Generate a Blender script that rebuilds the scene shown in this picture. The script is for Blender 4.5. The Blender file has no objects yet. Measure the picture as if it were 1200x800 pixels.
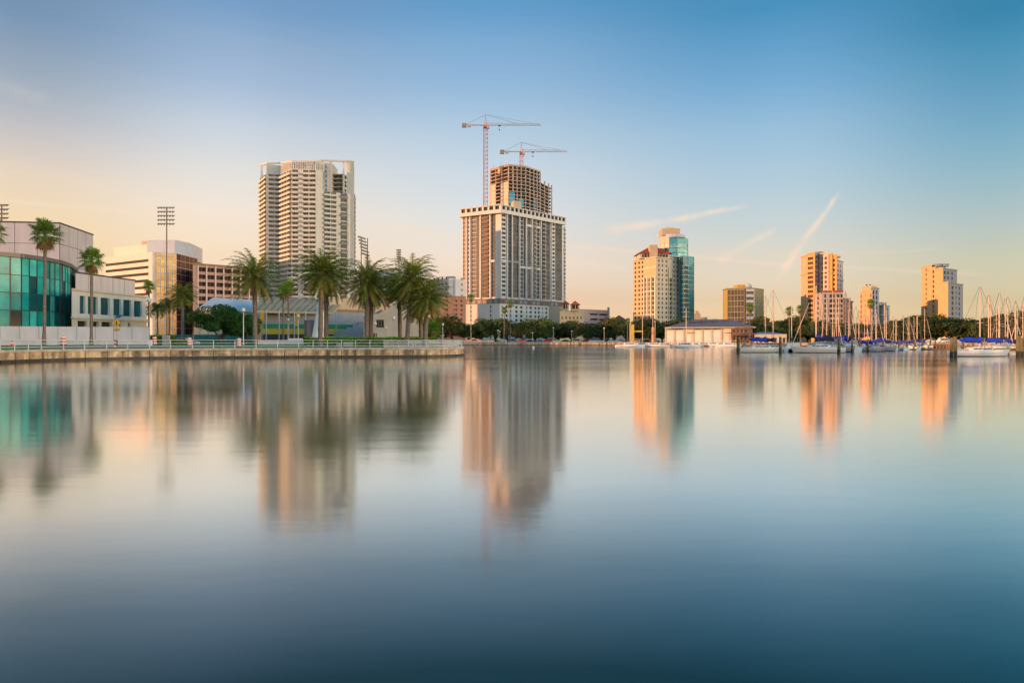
import bpy, math, random
from mathutils import Vector, Matrix
from mathutils.geometry import tessellate_polygon
random.seed(7)
sc = bpy.context.scene
C = sc.collection
R = math.radians
# ------------------------------------------------------------------ camera, sky, sun, exposure
EYE = 2.3
HOR = 399.0
F = 800.0
cam_d = bpy.data.cameras.new("camera"); cam = bpy.data.objects.new("camera", cam_d); C.objects.link(cam)
cam_d.sensor_width = 36; cam_d.lens = 24; cam_d.clip_start = 0.5; cam_d.clip_end = 20000
cam.location = (0, 0, EYE); cam.rotation_euler = (R(90), 0, 0)
cam_d.shift_y = -(400 - HOR) / 1200
sc.camera = cam
sc.render.resolution_x = 1024; sc.render.resolution_y = 682
sc.view_settings.view_transform = 'Standard'; sc.view_settings.look = 'None'
sc.view_settings.exposure = 0.5; sc.view_settings.gamma = 1; sc.view_settings.use_curve_mapping = False
try:
    sc.cycles.use_denoising = True
    sc.cycles.max_bounces = 6; sc.cycles.glossy_bounces = 3; sc.cycles.diffuse_bounces = 4
    sc.cycles.transparent_max_bounces = 6; sc.cycles.caustics_reflective = False; sc.cycles.caustics_refractive = False
except Exception:
    pass
BACK_FILL = 1.7
SUN_AZ = R(-108); SUN_EL = R(7.5)       # azimuth from +Y towards +X
SDIR = Vector((math.sin(SUN_AZ) * math.cos(SUN_EL), math.cos(SUN_AZ) * math.cos(SUN_EL), math.sin(SUN_EL)))
sd = bpy.data.lights.new("sun", 'SUN'); so = bpy.data.objects.new("sun", sd); C.objects.link(so)
sd.energy = 4.8; sd.angle = R(0.6); sd.color = (1.0, 0.47, 0.19)
so.rotation_euler = SDIR.to_track_quat('Z', 'Y').to_euler()

world = bpy.data.worlds.new("World"); sc.world = world; world.use_nodes = True
NT = world.node_tree; NT.nodes.clear()
def _n(t, **k):
    n = NT.nodes.new(t)
    for a, v in k.items(): setattr(n, a, v)
    return n
def _m(op, a, b=None, c=None, clamp=False):
    n = _n('ShaderNodeMath', operation=op); n.use_clamp = clamp
    for i, v in enumerate((a, b, c)):
        if v is None: continue
        if isinstance(v, (int, float)): n.inputs[i].default_value = v
        else: NT.links.new(v, n.inputs[i])
    return n.outputs[0]
def _ramp(fac, stops):
    n = _n('ShaderNodeValToRGB'); NT.links.new(fac, n.inputs[0])
    el = n.color_ramp.elements
    while len(el) < len(stops): el.new(0.5)
    for e, (p, c) in zip(el, stops): e.position = p; e.color = (*c, 1)
    return n.outputs[0]
def _mix(f, a, b, mode='MIX'):
    n = _n('ShaderNodeMix', data_type='RGBA', blend_type=mode)
    for s, v in ((n.inputs['Factor'], f), (n.inputs[6], a), (n.inputs[7], b)):
        if isinstance(v, (int, float)): s.default_value = v
        elif isinstance(v, tuple): s.default_value = (*v, 1)
        else: NT.links.new(v, s)
    return n.outputs[2]
tc = _n('ShaderNodeTexCoord'); sep = _n('ShaderNodeSeparateXYZ'); NT.links.new(tc.outputs['Generated'], sep.inputs[0])
DX, DY, DZ = sep.outputs
sky = _n('ShaderNodeTexSky', sky_type='NISHITA'); sky.sun_disc = False
sky.sun_elevation = SUN_EL; sky.sun_rotation = -SUN_AZ
sky.altitude = 0; sky.air_density = 1.0; sky.dust_density = 1.0; sky.ozone_density = 1.5
# the sky: the Nishita sky graded by elevation and azimuth (a hand-set colour table)
GR = [
(-0.639, [(0.014, (0.671, 0.467, 0.555)), (0.049, (0.539, 0.332, 0.321)), (0.099, (0.623, 0.341, 0.215)), (0.148, (0.733, 0.399, 0.249)), (0.196, (0.804, 0.437, 0.297)), (0.242, (0.682, 0.414, 0.333)), (0.287, (0.528, 0.378, 0.332)), (0.331, (0.421, 0.344, 0.332)), (0.365, (0.324, 0.314, 0.338))]) ,
(-0.359, [(0.016, (0.71, 0.513, 0.646)), (0.057, (0.601, 0.382, 0.405)), (0.115, (0.763, 0.443, 0.349)), (0.172, (0.952, 0.561, 0.437)), (0.227, (0.98, 0.625, 0.491)), (0.28, (0.898, 0.629, 0.541)), (0.33, (0.693, 0.559, 0.548)), (0.378, (0.591, 0.529, 0.539)), (0.416, (0.42, 0.467, 0.531))]) ,
(0.0, [(0.017, (0.806, 0.583, 0.748)), (0.061, (0.705, 0.453, 0.478)), (0.123, (0.908, 0.575, 0.518)), (0.183, (0.971, 0.679, 0.597)), (0.241, (0.991, 0.734, 0.655)), (0.297, (0.865, 0.73, 0.678)), (0.35, (0.67, 0.672, 0.698)), (0.4, (0.535, 0.633, 0.701)), (0.439, (0.346, 0.565, 0.674))]) ,
(0.359, [(0.016, (0.776, 0.644, 0.81)), (0.057, (0.677, 0.492, 0.513)), (0.115, (0.789, 0.55, 0.507)), (0.172, (0.75, 0.608, 0.579)), (0.227, (0.71, 0.642, 0.634)), (0.28, (0.626, 0.651, 0.67)), (0.33, (0.443, 0.587, 0.677)), (0.378, (0.306, 0.534, 0.645)), (0.416, (0.192, 0.477, 0.597))]) ,
(0.639, [(0.014, (0.576, 0.534, 0.694)), (0.049, (0.481, 0.395, 0.416)), (0.099, (0.519, 0.414, 0.373)), (0.148, (0.477, 0.429, 0.419)), (0.196, (0.395, 0.44, 0.449)), (0.242, (0.309, 0.427, 0.466)), (0.287, (0.229, 0.393, 0.46)), (0.331, (0.151, 0.37, 0.443)), (0.365, (0.093, 0.322, 0.405))]) ,
]
azs = _m('ARCTAN2', DX, DY)
def elev_ramp(tab):
    return _ramp(_m('MULTIPLY', _m('MAXIMUM', DZ, 0.0), 2.0), [(z * 2.0, c) for z, c in tab])
cols = [elev_ramp(t) for _, t in GR]
acc = cols[0]
for (a0, _), (a1, _), c in zip(GR[:-1], GR[1:], cols[1:]):
    t_ = _m('DIVIDE', _m('SUBTRACT', azs, a0), a1 - a0, clamp=True)
    t_ = _m('MULTIPLY', _m('MULTIPLY', t_, t_), _m('SUBTRACT', 3.0, _m('MULTIPLY', t_, 2.0)))
    acc = _mix(t_, acc, c)
graded = _mix(1.0, sky.outputs[0], _mix(1.0, acc, (4.0, 4.0, 4.0), 'MULTIPLY'), 'MULTIPLY')
# condensation trails high in the sky, on the plane of directions y = 1
U = _m('DIVIDE', DX, _m('MAXIMUM', DY, 0.05)); V = _m('DIVIDE', DZ, _m('MAXIMUM', DY, 0.05))
cb = _n('ShaderNodeCombineXYZ'); NT.links.new(U, cb.inputs[0]); NT.links.new(V, cb.inputs[1])
nz = _n('ShaderNodeTexNoise'); nz.inputs['Scale'].default_value = 38; nz.inputs['Detail'].default_value = 5
NT.links.new(cb.outputs[0], nz.inputs['Vector'])
nz2 = _n('ShaderNodeTexNoise'); nz2.inputs['Scale'].default_value = 9; nz2.inputs['Detail'].default_value = 3
NT.links.new(cb.outputs[0], nz2.inputs['Vector'])
def trail(x0, y0, x1, y1, w0, w1, s):
    a = ((x0 - 600) / F, (HOR - y0) / F); b = ((x1 - 600) / F, (HOR - y1) / F)
    dx, dy = b[0] - a[0], b[1] - a[1]; L = math.hypot(dx, dy); dx /= L; dy /= L
    pu = _m('SUBTRACT', U, a[0]); pv = _m('SUBTRACT', V, a[1])
    t = _m('DIVIDE', _m('ADD', _m('MULTIPLY', pu, dx), _m('MULTIPLY', pv, dy)), L)
    q = _m('ADD', _m('MULTIPLY', pu, -dy), _m('MULTIPLY', pv, dx))
    q = _m('ADD', q, _m('MULTIPLY', _m('SUBTRACT', nz2.outputs[0], 0.5), 0.006))
    w = _m('ADD', _m('MULTIPLY', t, (w1 - w0) / F), w0 / F)
    q = _m('DIVIDE', q, _m('MAXIMUM', w, 0.0006))
    g = _m('POWER', 2.718, _m('MULTIPLY', _m('MULTIPLY', q, q), -1.0))
    e = _m('MULTIPLY', _m('MULTIPLY', t, 7.0, clamp=True), _m('MULTIPLY', _m('SUBTRACT', 1.0, t), 7.0, clamp=True))
    tex = _m('MULTIPLY', _m('SUBTRACT', nz.outputs[0], 0.12), 1.9, clamp=True)
    return _m('MULTIPLY', _m('MULTIPLY', g, e), _m('MULTIPLY', tex, s))
mask = None
for a in ((-60, 230, 330, 262, 2.4, 3.5, .5), (700, 273, 880, 241, 5.5, 2.2, .75), (838, 308, 912, 266, 5, 3, .5),
          (908, 330, 986, 222, 5.5, 2.2, .75), (640, 286, 950, 313, 2.6, 2.0, .45), (930, 310, 1160, 322, 2.0, 2.2, .28),
          (430, 262, 560, 282, 7, 5, .38), (640, 302, 740, 318, 6, 5, .32), (1000, 300, 1110, 290, 2.5, 2, .14),
          (-20, 96, 60, 118, 10, 7, .12), (60, 150, 130, 182, 5, 3, .08)):
    t = trail(*a); mask = t if mask is None else _m('ADD', mask, t)
warm = _mix(_m('MULTIPLY', V, 3.2, clamp=True), (8.2, 5.9, 4.0), (7.6, 6.5, 5.6))
graded = _mix(_m('MINIMUM', mask, 0.85), graded, warm)
# the half of the sky behind the viewer is brightened as added fill light
back = _m('ADD', 1.0, _m('MULTIPLY', _m('SUBTRACT', 0.15, DY, clamp=True), BACK_FILL))
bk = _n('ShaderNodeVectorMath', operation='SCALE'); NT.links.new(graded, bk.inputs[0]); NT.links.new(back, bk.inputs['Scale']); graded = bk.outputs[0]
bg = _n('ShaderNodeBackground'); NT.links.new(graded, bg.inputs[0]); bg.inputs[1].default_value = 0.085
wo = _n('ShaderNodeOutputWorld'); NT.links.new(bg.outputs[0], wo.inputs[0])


# ------------------------------------------------------------------ helpers
def P(px, d): return ((px - 600) / F * d, d)
def Z(py, d): return EYE + (HOR - py) / F * d
ORD = ['zeroth','first','second','third','fourth','fifth','sixth','seventh','eighth','ninth','tenth','eleventh','twelfth','thirteenth','fourteenth','fifteenth','sixteenth','seventeenth','eighteenth','nineteenth']
def ordw(n):
    if n < 20: return ORD[n]
    t = {20:'twent',30:'thirt',40:'fort',50:'fift',60:'sixt',70:'sevent',80:'eight'}[n // 10 * 10]
    return t + 'ieth' if n % 10 == 0 else t + 'y-' + ORD[n % 10]

MATS = {}
def mat(name, col, rough=0.8, var=0.12, scale=0.6, metal=0.0, bump=0.0, streak=0.0, rnd=0.0, spec=0.5, ior=1.45):
    """procedural surface: base colour broken up by noise, optional vertical stain streaks and per-object variation"""
    if name in MATS: return MATS[name]
    m = bpy.data.materials.new(name); m.use_nodes = True; nt = m.node_tree; b = nt.nodes['Principled BSDF']
    b.inputs['Roughness'].default_value = rough; b.inputs['Metallic'].default_value = metal
    b.inputs['Specular IOR Level'].default_value = spec; b.inputs['IOR'].default_value = ior
    g = nt.nodes.new('ShaderNodeNewGeometry')
    n = nt.nodes.new('ShaderNodeTexNoise'); n.inputs['Scale'].default_value = scale; n.inputs['Detail'].default_value = 5
    nt.links.new(g.outputs['Position'], n.inputs['Vector'])
    r = nt.nodes.new('ShaderNodeMapRange'); r.inputs[1].default_value = .3; r.inputs[2].default_value = .7
    r.inputs[3].default_value = 1 - var; r.inputs[4].default_value = 1 + var
    nt.links.new(n.outputs[0], r.inputs[0]); fac = r.outputs[0]
    def mul(a, bb):
        q = nt.nodes.new('ShaderNodeMath'); q.operation = 'MULTIPLY'; nt.links.new(a, q.inputs[0]); nt.links.new(bb, q.inputs[1]); return q.outputs[0]
    if streak:
        mp = nt.nodes.new('ShaderNodeMapping'); mp.inputs['Scale'].default_value = (1, 1, .12)
        nt.links.new(g.outputs['Position'], mp.inputs[0])
        n2 = nt.nodes.new('ShaderNodeTexNoise'); n2.inputs['Scale'].default_value = 1.1; n2.inputs['Detail'].default_value = 6
        nt.links.new(mp.outputs[0], n2.inputs['Vector'])
        r2 = nt.nodes.new('ShaderNodeMapRange'); r2.inputs[1].default_value = .35; r2.inputs[2].default_value = .6
        r2.inputs[3].default_value = 1 - streak; r2.inputs[4].default_value = 1
        nt.links.new(n2.outputs[0], r2.inputs[0]); fac = mul(fac, r2.outputs[0])
    if rnd:
        oi = nt.nodes.new('ShaderNodeObjectInfo'); r3 = nt.nodes.new('ShaderNodeMapRange')
        r3.inputs[3].default_value = 1 - rnd; r3.inputs[4].default_value = 1 + rnd
        nt.links.new(oi.outputs['Random'], r3.inputs[0]); fac = mul(fac, r3.outputs[0])
    vm = nt.nodes.new('ShaderNodeVectorMath'); vm.operation = 'SCALE'; vm.inputs[0].default_value = col
    nt.links.new(fac, vm.inputs['Scale']); nt.links.new(vm.outputs[0], b.inputs['Base Color'])
    if bump:
        bp = nt.nodes.new('ShaderNodeBump'); bp.inputs['Strength'].default_value = bump; bp.inputs['Distance'].default_value = .1
        nt.links.new(n.outputs[0], bp.inputs['Height']); nt.links.new(bp.outputs[0], b.inputs['Normal'])
    MATS[name] = m
    return m
def glass(name, col, rough=0.08, metal=0.0, rnd=0.5, spec=0.5, ior=1.6):
    return mat(name, col, rough, .35, .35, metal, 0, 0, rnd, spec, ior)

def leaf(name, col, var=.35, scale=.6, rnd=0):
    m = mat(name, col, .75, var, scale, rnd=rnd, spec=.25); nt = m.node_tree; b = nt.nodes['Principled BSDF']
    tr = nt.nodes.new('ShaderNodeBsdfTranslucent'); mx = nt.nodes.new('ShaderNodeMixShader'); mx.inputs[0].default_value = .3
    vm = b.inputs['Base Color'].links[0].from_socket; br = nt.nodes.new('ShaderNodeVectorMath'); br.operation = 'MULTIPLY'; br.inputs[1].default_value = (1.7, 1.8, .9)
    nt.links.new(vm, br.inputs[0]); nt.links.new(br.outputs[0], tr.inputs[0]); nt.links.new(b.outputs[0], mx.inputs[1]); nt.links.new(tr.outputs[0], mx.inputs[2])
    nt.links.new(mx.outputs[0], nt.nodes['Material Output'].inputs[0]); return m
ORG = {}
class MB:
    """collects faces, then links them as one mesh object"""
    def __init__(s): s.v = []; s.f = []; s.mi = []; s.mats = []
    def _m(s, m):
        if m not in s.mats: s.mats.append(m)
        return s.mats.index(m)
    def poly(s, pts, m):
        n = len(s.v); s.v += [tuple(p) for p in pts]; s.f.append(tuple(range(n, n + len(pts)))); s.mi.append(s._m(m))
    def box(s, x0, x1, y0, y1, z0, z1, m, T=None):
        c = [(x0,y0,z0),(x1,y0,z0),(x1,y1,z0),(x0,y1,z0),(x0,y0,z1),(x1,y0,z1),(x1,y1,z1),(x0,y1,z1)]
        if T: c = [T(*p) for p in c]
        n = len(s.v); s.v += [tuple(p) for p in c]; k = s._m(m)
        for f in ((0,3,2,1),(4,5,6,7),(0,1,5,4),(1,2,6,5),(2,3,7,6),(3,0,4,7)): s.f.append(tuple(n + i for i in f)); s.mi.append(k)
    def prism(s, pl, z0, z1, m, mtop=None, z1b=None):
        """pl is a plan polygon, counter-clockwise from above; z1 may be a list"""
        n = len(s.v); N = len(pl)
        zt = z1 if isinstance(z1, (list, tuple)) else [z1] * N
        s.v += [(p[0], p[1], z0) for p in pl] + [(p[0], p[1], z) for p, z in zip(pl, zt)]; k = s._m(m)
        for i in range(N):
            j = (i + 1) % N; s.f.append((n + i, n + j, n + N + j, n + N + i)); s.mi.append(k)
        kt = s._m(mtop or m)
        for tri in tessellate_polygon([[Vector((p[0], p[1], 0)) for p in pl]]):
            a = [Vector((pl[i][0], pl[i][1], 0)) for i in tri]
            if (a[1] - a[0]).cross(a[2] - a[0]).z < 0: tri = tri[::-1]
            s.f.append(tuple(n + N + i for i in tri)); s.mi.append(kt)
            s.f.append(tuple(n + i for i in tri[::-1])); s.mi.append(k)
    def cyl(s, a, b, r0, r1, m, n=8, cap=True):
        a = Vector(a); b = Vector(b); d = (b - a).normalized()
        x = d.cross(Vector((0, 0, 1)) if abs(d.z) < .9 else Vector((1, 0, 0))).normalized(); y = d.cross(x)
        k = s._m(m); o = len(s.v)
        for c, r in ((a, r0), (b, r1)):
            for i in range(n):
                t = 2 * math.pi * i / n; s.v.append(tuple(c + x * math.cos(t) * r + y * math.sin(t) * r))
        for i in range(n):
            j = (i + 1) % n; s.f.append((o + i, o + j, o + n + j, o + n + i)); s.mi.append(k)
        if cap:
            s.f.append(tuple(o + i for i in range(n))[::-1]); s.mi.append(k); s.f.append(tuple(o + n + i for i in range(n))); s.mi.append(k)
    def tube(s, pts, rs, m, n=8):
        for i in range(len(pts) - 1): s.cyl(pts[i], pts[i+1], rs[i], rs[i+1], m, n, cap=(i in (0, len(pts) - 2)))
    def loft(s, secs, m, close=True, caps=True):
        k = s._m(m); o = len(s.v); n = len(secs[0])
        for q in secs: s.v += [tuple(p) for p in q]
        for a in range(len(secs) - 1):
            for i in range(n if close else n - 1):
                j = (i + 1) % n; s.f.append((o + a*n + i, o + a*n + j, o + (a+1)*n + j, o + (a+1)*n + i)); s.mi.append(k)
        if caps:
            s.f.append(tuple(o + i for i in range(n))[::-1]); s.mi.append(k)
            s.f.append(tuple(o + (len(secs)-1)*n + i for i in range(n))); s.mi.append(k)
    def ball(s, c, r, m, sz=1.0, n=10, k=6):
        secs = []
        for i in range(k + 1):
            t = -math.pi / 2 + math.pi * i / k; rr = max(.001, math.cos(t) * r); z = c[2] + math.sin(t) * r * sz
            secs.append([(c[0] + rr * math.cos(2*math.pi*j/n), c[1] + rr * math.sin(2*math.pi*j/n), z) for j in range(n)])
        s.loft(secs, m)
    def add(s, o, T):
        n = len(s.v); s.v += [tuple(T @ Vector(p)) for p in o.v]
        s.f += [tuple(n + i for i in f) for f in o.f]; s.mi += [s._m(o.mats[k]) for k in o.mi]
    def mesh(s, name, org=(0, 0, 0), smooth=False):
        me = bpy.data.meshes.new(name); me.from_pydata([(v[0]-org[0], v[1]-org[1], v[2]-org[2]) for v in s.v], [], s.f)
        for m in s.mats: me.materials.append(m)
        me.polygons.foreach_set('material_index', s.mi)
        if smooth: me.polygons.foreach_set('use_smooth', [True] * len(s.f))
        me.update(); return me
    def build(s, name, parent=None, smooth=False, org=None):
        o_ = ORG[parent.name] if parent is not None else (org or (0, 0, 0))
        o = bpy.data.objects.new(name, s.mesh(name, o_, smooth)); C.objects.link(o)
        if parent is not None: o.parent = parent
        else: o.location = o_
        ORG[o.name] = o_
        return o
def tag(o, label=None, cat=None, group=None, kind=None):
    if label: o['label'] = label
    if cat: o['category'] = cat
    if group: o['group'] = group
    if kind: o['kind'] = kind
    return o
def thing(name, loc, label, cat, group=None, rz=0):
    o = bpy.data.objects.new(name, None); C.objects.link(o); o.location = loc; o.rotation_euler.z = rz
    o.empty_display_size = .5
    ORG[o.name] = tuple(loc)
    return tag(o, label, cat, group)
def dup(root, loc, rz=0, sc_=1.0, label=None, group=None, cat=None):
    r = root.copy(); C.objects.link(r); r.location = loc; r.rotation_euler = (0, 0, rz)
    r.scale = (sc_,) * 3 if isinstance(sc_, (int, float)) else sc_
    if label: r['label'] = label
    if group: r['group'] = group
    if cat: r['category'] = cat
    for ch in list(root.children):
        c = ch.copy(); C.objects.link(c); c.parent = r
        for g in list(ch.children):
            d = g.copy(); C.objects.link(d); d.parent = c
    return r
def move(root, loc, rz=0, sc_=1.0, label=None, group=None):
    root.location = loc; root.rotation_euler = (0, 0, rz); root.scale = (sc_,) * 3 if isinstance(sc_, (int, float)) else sc_
    if label: root['label'] = label
    if group: root['group'] = group
    return root
# repeated parts (windows, balconies): the 100 biggest as objects of their own that share meshes, the rest as one
TC = {}
class Rep:
    def __init__(s, root): s.root = root; s.e = {}
    def add(s, name, key, fn, loc, ang, size):
        s.e.setdefault(name, []).append((size, key, fn, loc, ang))
    def flush(s, cap=100):
        ox = ORG[s.root.name]
        for name, L in s.e.items():
            L.sort(key=lambda q: -q[0])
            rest = MB()
            for i, (size, key, fn, loc, ang) in enumerate(L):
                k = (name,) + key
                if k not in TC: TC[k] = [fn(), None]
                if i < (cap if len(L) > 100 else 100):
                    if TC[k][1] is None: TC[k][1] = TC[k][0].mesh(name)
                    o = bpy.data.objects.new(name, TC[k][1]); C.objects.link(o); o.parent = s.root
                    o.location = (loc[0]-ox[0], loc[1]-ox[1], loc[2]-ox[2]); o.rotation_euler.z = ang
                else:
                    rest.add(TC[k][0], Matrix.Translation(loc) @ Matrix.Rotation(ang, 4, 'Z'))
            if rest.v: rest.build(name, s.root)['kind'] = 'stuff'
class Wall:
    """a vertical wall line from a to b (left to right seen from outside)"""
    def __init__(s, a, b):
        s.a = Vector(a); s.b = Vector(b); d = s.b - s.a; s.L = d.length; s.d = d / s.L
        s.n = Vector((s.d.y, -s.d.x)); s.ang = math.atan2(s.d.y, s.d.x)
    def U(s, px):
        k = (px - 600) / F
        den = s.d.x - k * s.d.y
        return (k * s.a.y - s.a.x) / den
    def pt(s, u, o, z):
        p = s.a + s.d * u + s.n * o; return (p.x, p.y, z)
    def box(s, mb, u0, u1, o0, o1, z0, z1, m):
        mb.box(u0, u1, -o1, -o0, z0, z1, m, T=lambda u, v, z: s.pt(u, -v, z))
def window_mb(w, h, gm, fm, mull=1, rail=0, ft=.07):
    def fn():
        b = MB(); b.box(0, w, -.02, .04, 0, h, gm)
        b.box(0, w, -.07, -.02, 0, ft, fm); b.box(0, w, -.07, -.02, h - ft, h, fm)
        b.box(0, ft, -.07, -.02, ft, h - ft, fm); b.box(w - ft, w, -.07, -.02, ft, h - ft, fm)
        for i in range(mull):
            x = w * (i + 1) / (mull + 1); b.box(x - ft/2, x + ft/2, -.068, -.02, ft, h - ft, fm)
        for i in range(rail):
            z = h * (i + 1) / (rail + 1); b.box(ft, w - ft, -.064, -.02, z - ft/2, z + ft/2, fm)
        return b
    return fn
def facade(mb, rep, w, z0, z1, wm, cols, depth=.35, u0=0, u1=None):
    """cols: list of (ua, ub, rows, glassmat, framemat, mull, rail); rows = list of (za, zb). Wall with real openings, windows as parts"""
    u1 = w.L if u1 is None else u1
    cols = sorted(cols, key=lambda c: c[0]); u = u0
    q = lambda ua, ub, za, zb: mb.poly([w.pt(ua, 0, za), w.pt(ub, 0, za), w.pt(ub, 0, zb), w.pt(ua, 0, zb)], wm)
    for c in cols:
        ua, ub, rows, gm, fm = c[:5]; mull = c[5] if len(c) > 5 else 1; rail = c[6] if len(c) > 6 else 0
        if ua > u + 1e-3: q(u, ua, z0, z1)
        z = z0
        for za, zb in rows:
            if za > z + 1e-3: q(ua, ub, z, za)
            mb.poly([w.pt(ua, 0, za), w.pt(ub, 0, za), w.pt(ub, -depth, za), w.pt(ua, -depth, za)][::-1], wm)
            mb.poly([w.pt(ua, 0, zb), w.pt(ub, 0, zb), w.pt(ub, -depth, zb), w.pt(ua, -depth, zb)], wm)
            mb.poly([w.pt(ua, 0, za), w.pt(ua, 0, zb), w.pt(ua, -depth, zb), w.pt(ua, -depth, za)], wm)
            mb.poly([w.pt(ub, 0, za), w.pt(ub, -depth, za), w.pt(ub, -depth, zb), w.pt(ub, 0, zb)], wm)
            ww, hh = round(ub - ua, 2), round(zb - za, 2)
            rep.add('window', (ww, hh, gm.name, fm.name, mull, rail), window_mb(ww, hh, gm, fm, mull, rail), w.pt(ua, -depth + .03, za), w.ang, ww * hh + za * 1e-4)
            z = zb
        if z < z1 - 1e-3: q(ua, ub, z, z1)
        u = ub
    if u < u1 - 1e-3: q(u, u1, z0, z1)
def rows(z0, n, step, h): return [(z0 + i * step, z0 + i * step + h) for i in range(n)]
def even(ua, ub, n, w): return [(ua + (ub - ua) * (i + .5) / n - w/2, ua + (ub - ua) * (i + .5) / n + w/2) for i in range(n)]
def lineof(a, b, t): return (a[0] + (b[0]-a[0])*t, a[1] + (b[1]-a[1])*t)
def backshell(mb, pts, z0, z1, m, back=26, roof=None):
    """the hidden back and roof of a building whose front plan line is pts (left to right)"""
    bl = (pts[0][0] + (pts[0][0] * back / max(60, pts[0][1])), pts[0][1] + back); br = (pts[-1][0] + pts[-1][0] * back / max(60, pts[-1][1]), pts[-1][1] + back)
    loop = [pts[-1], br, bl, pts[0]]
    for a, b in zip(loop[:-1], loop[1:]): mb.poly([(*a, z0), (*b, z0), (*b, z1), (*a, z1)], m)
    pl = list(pts) + [br, bl]
    for tri in tessellate_polygon([[Vector((p[0], p[1], 0)) for p in pl]]):
        t = [pl[i] for i in tri]
        if ((t[1][0]-t[0][0])*(t[2][1]-t[0][1]) - (t[1][1]-t[0][1])*(t[2][0]-t[0][0])) < 0: t = t[::-1]
        mb.poly([(*p, z1 - .02) for p in t], roof or m)
    return bl, br

# ------------------------------------------------------------------ materials
WHITE = mat('white_paint', (.72, .70, .67), .55, .06)
CONC = mat('concrete', (.42, .39, .35), .85, .12, .5, streak=.15)
CONCD = mat('concrete_dark', (.22, .20, .18), .9, .15)
CREAM = mat('cream_stucco', (.58, .50, .40), .85, .08, .3, streak=.08)
IVORY = mat('ivory_concrete', (.60, .57, .51), .8, .06, .3, streak=.06)
TAN = mat('tan_stucco', (.50, .38, .26), .85, .08, .3, streak=.1)
PINK = mat('pink_stucco', (.46, .27, .23), .85, .08, .3, streak=.1)
BRICK = mat('salmon_brick', (.40, .19, .13), .9, .12, .8)
GREY = mat('grey_panel', (.30, .30, .31), .6, .08)
GREYL = mat('light_grey_panel', (.60, .57, .58), .6, .05, .2, streak=.06)
BROWN = mat('bronze_panel', (.10, .055, .035), .4, .2)
METD = mat('dark_metal', (.05, .05, .055), .5, .2)
METG = mat('galvanised_metal', (.35, .36, .37), .45, .15, metal=.4)
G_DARK = glass('dark_window_glass', (.026, .030, .038), .22, 0, .5, .25, 1.4)
G_SMOKE = glass('smoked_blue_glass', (.050, .062, .080), .22, 0, .4, .3, 1.45)
G_DTEAL = glass('dark_teal_glass', (.008, .075, .085), .15, 0, .5, .3, 1.45)
G_BLUE = glass('blue_window_glass', (.045, .10, .17), .08, .3)
G_TEAL = glass('teal_window_glass', (.02, .20, .27), .10, .35, .25)
G_GREY = glass('grey_window_glass', (.12, .125, .135), .35, 0, .25, .3)
G_GOLD = glass('gold_window_glass', (.50, .28, .05), .28, .35, .12)
G_BRN = glass('brown_window_glass', (.085, .045, .034), .2, .05, .5, .35, 1.45)
VOID = mat('unlit_opening', (.030, .022, .020), .9, .3)
ROOFT = mat('red_roof_tile', (.33, .07, .035), .8, .2, 1.5)
SLATE = mat('slate_roof', (.13, .14, .17), .7, .12, .8)
SHADE = mat('recess_shade', (.06, .055, .05), .9, .2)  # dark colour stands for the shade in gaps and openings

# ------------------------------------------------------------------ water and ground
def water_mat():
    m = bpy.data.materials.new('still_bay_water'); m.use_nodes = True; nt = m.node_tree; nt.nodes.clear()
    b = nt.nodes.new('ShaderNodeBsdfAnisotropic'); b.distribution = 'MULTI_GGX'; b.inputs['Color'].default_value = (.95, .98, .965, 1); b.inputs['Anisotropy'].default_value = 0
    df = nt.nodes.new('ShaderNodeBsdfDiffuse'); df.inputs['Color'].default_value = (.006, .040, .044, 1)
    lw = nt.nodes.new('ShaderNodeLayerWeight'); fr = nt.nodes.new('ShaderNodeValToRGB'); nt.links.new(lw.outputs['Facing'], fr.inputs[0])
    for k, (pos, v) in enumerate(((.0, .03), (.5, .045), (.57, .08), (.70, .40), (.80, .83), (.90, 1.0))):
        e = fr.color_ramp.elements[k] if k < 2 else fr.color_ramp.elements.new(pos)
        e.position = pos; e.color = (v, v, v, 1)
    mx = nt.nodes.new('ShaderNodeMixShader'); ou = nt.nodes.new('ShaderNodeOutputMaterial')
    nt.links.new(fr.outputs[0], mx.inputs[0]); nt.links.new(df.outputs[0], mx.inputs[1]); nt.links.new(b.outputs[0], mx.inputs[2]); nt.links.new(mx.outputs[0], ou.inputs[0])
    
    g = nt.nodes.new('ShaderNodeNewGeometry')
    mp = nt.nodes.new('ShaderNodeMapping'); mp.inputs['Scale'].default_value = (.45, 1.3, 1); nt.links.new(g.outputs['Position'], mp.inputs[0])
    n = nt.nodes.new('ShaderNodeTexNoise'); n.inputs['Scale'].default_value = 1.0; n.inputs['Detail'].default_value = 3; nt.links.new(mp.outputs[0], n.inputs['Vector'])
    bp = nt.nodes.new('ShaderNodeBump'); bp.inputs['Strength'].default_value = .30; bp.inputs['Distance'].default_value = .011
    nt.links.new(n.outputs[0], bp.inputs['Height']); nt.links.new(bp.outputs[0], b.inputs['Normal'])
    mp2 = nt.nodes.new('ShaderNodeMapping'); mp2.inputs['Scale'].default_value = (.03, .10, 1); nt.links.new(g.outputs['Position'], mp2.inputs[0])
    n2 = nt.nodes.new('ShaderNodeTexNoise'); n2.inputs['Scale'].default_value = 1.0; n2.inputs['Detail'].default_value = 4; nt.links.new(mp2.outputs[0], n2.inputs['Vector'])
    r = nt.nodes.new('ShaderNodeMapRange'); r.inputs[1].default_value = .3; r.inputs[2].default_value = .7; r.inputs[3].default_value = .085; r.inputs[4].default_value = .13
    nt.links.new(n2.outputs[0], r.inputs[0]); nt.links.new(r.outputs[0], b.inputs['Roughness'])
    return m
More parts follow.
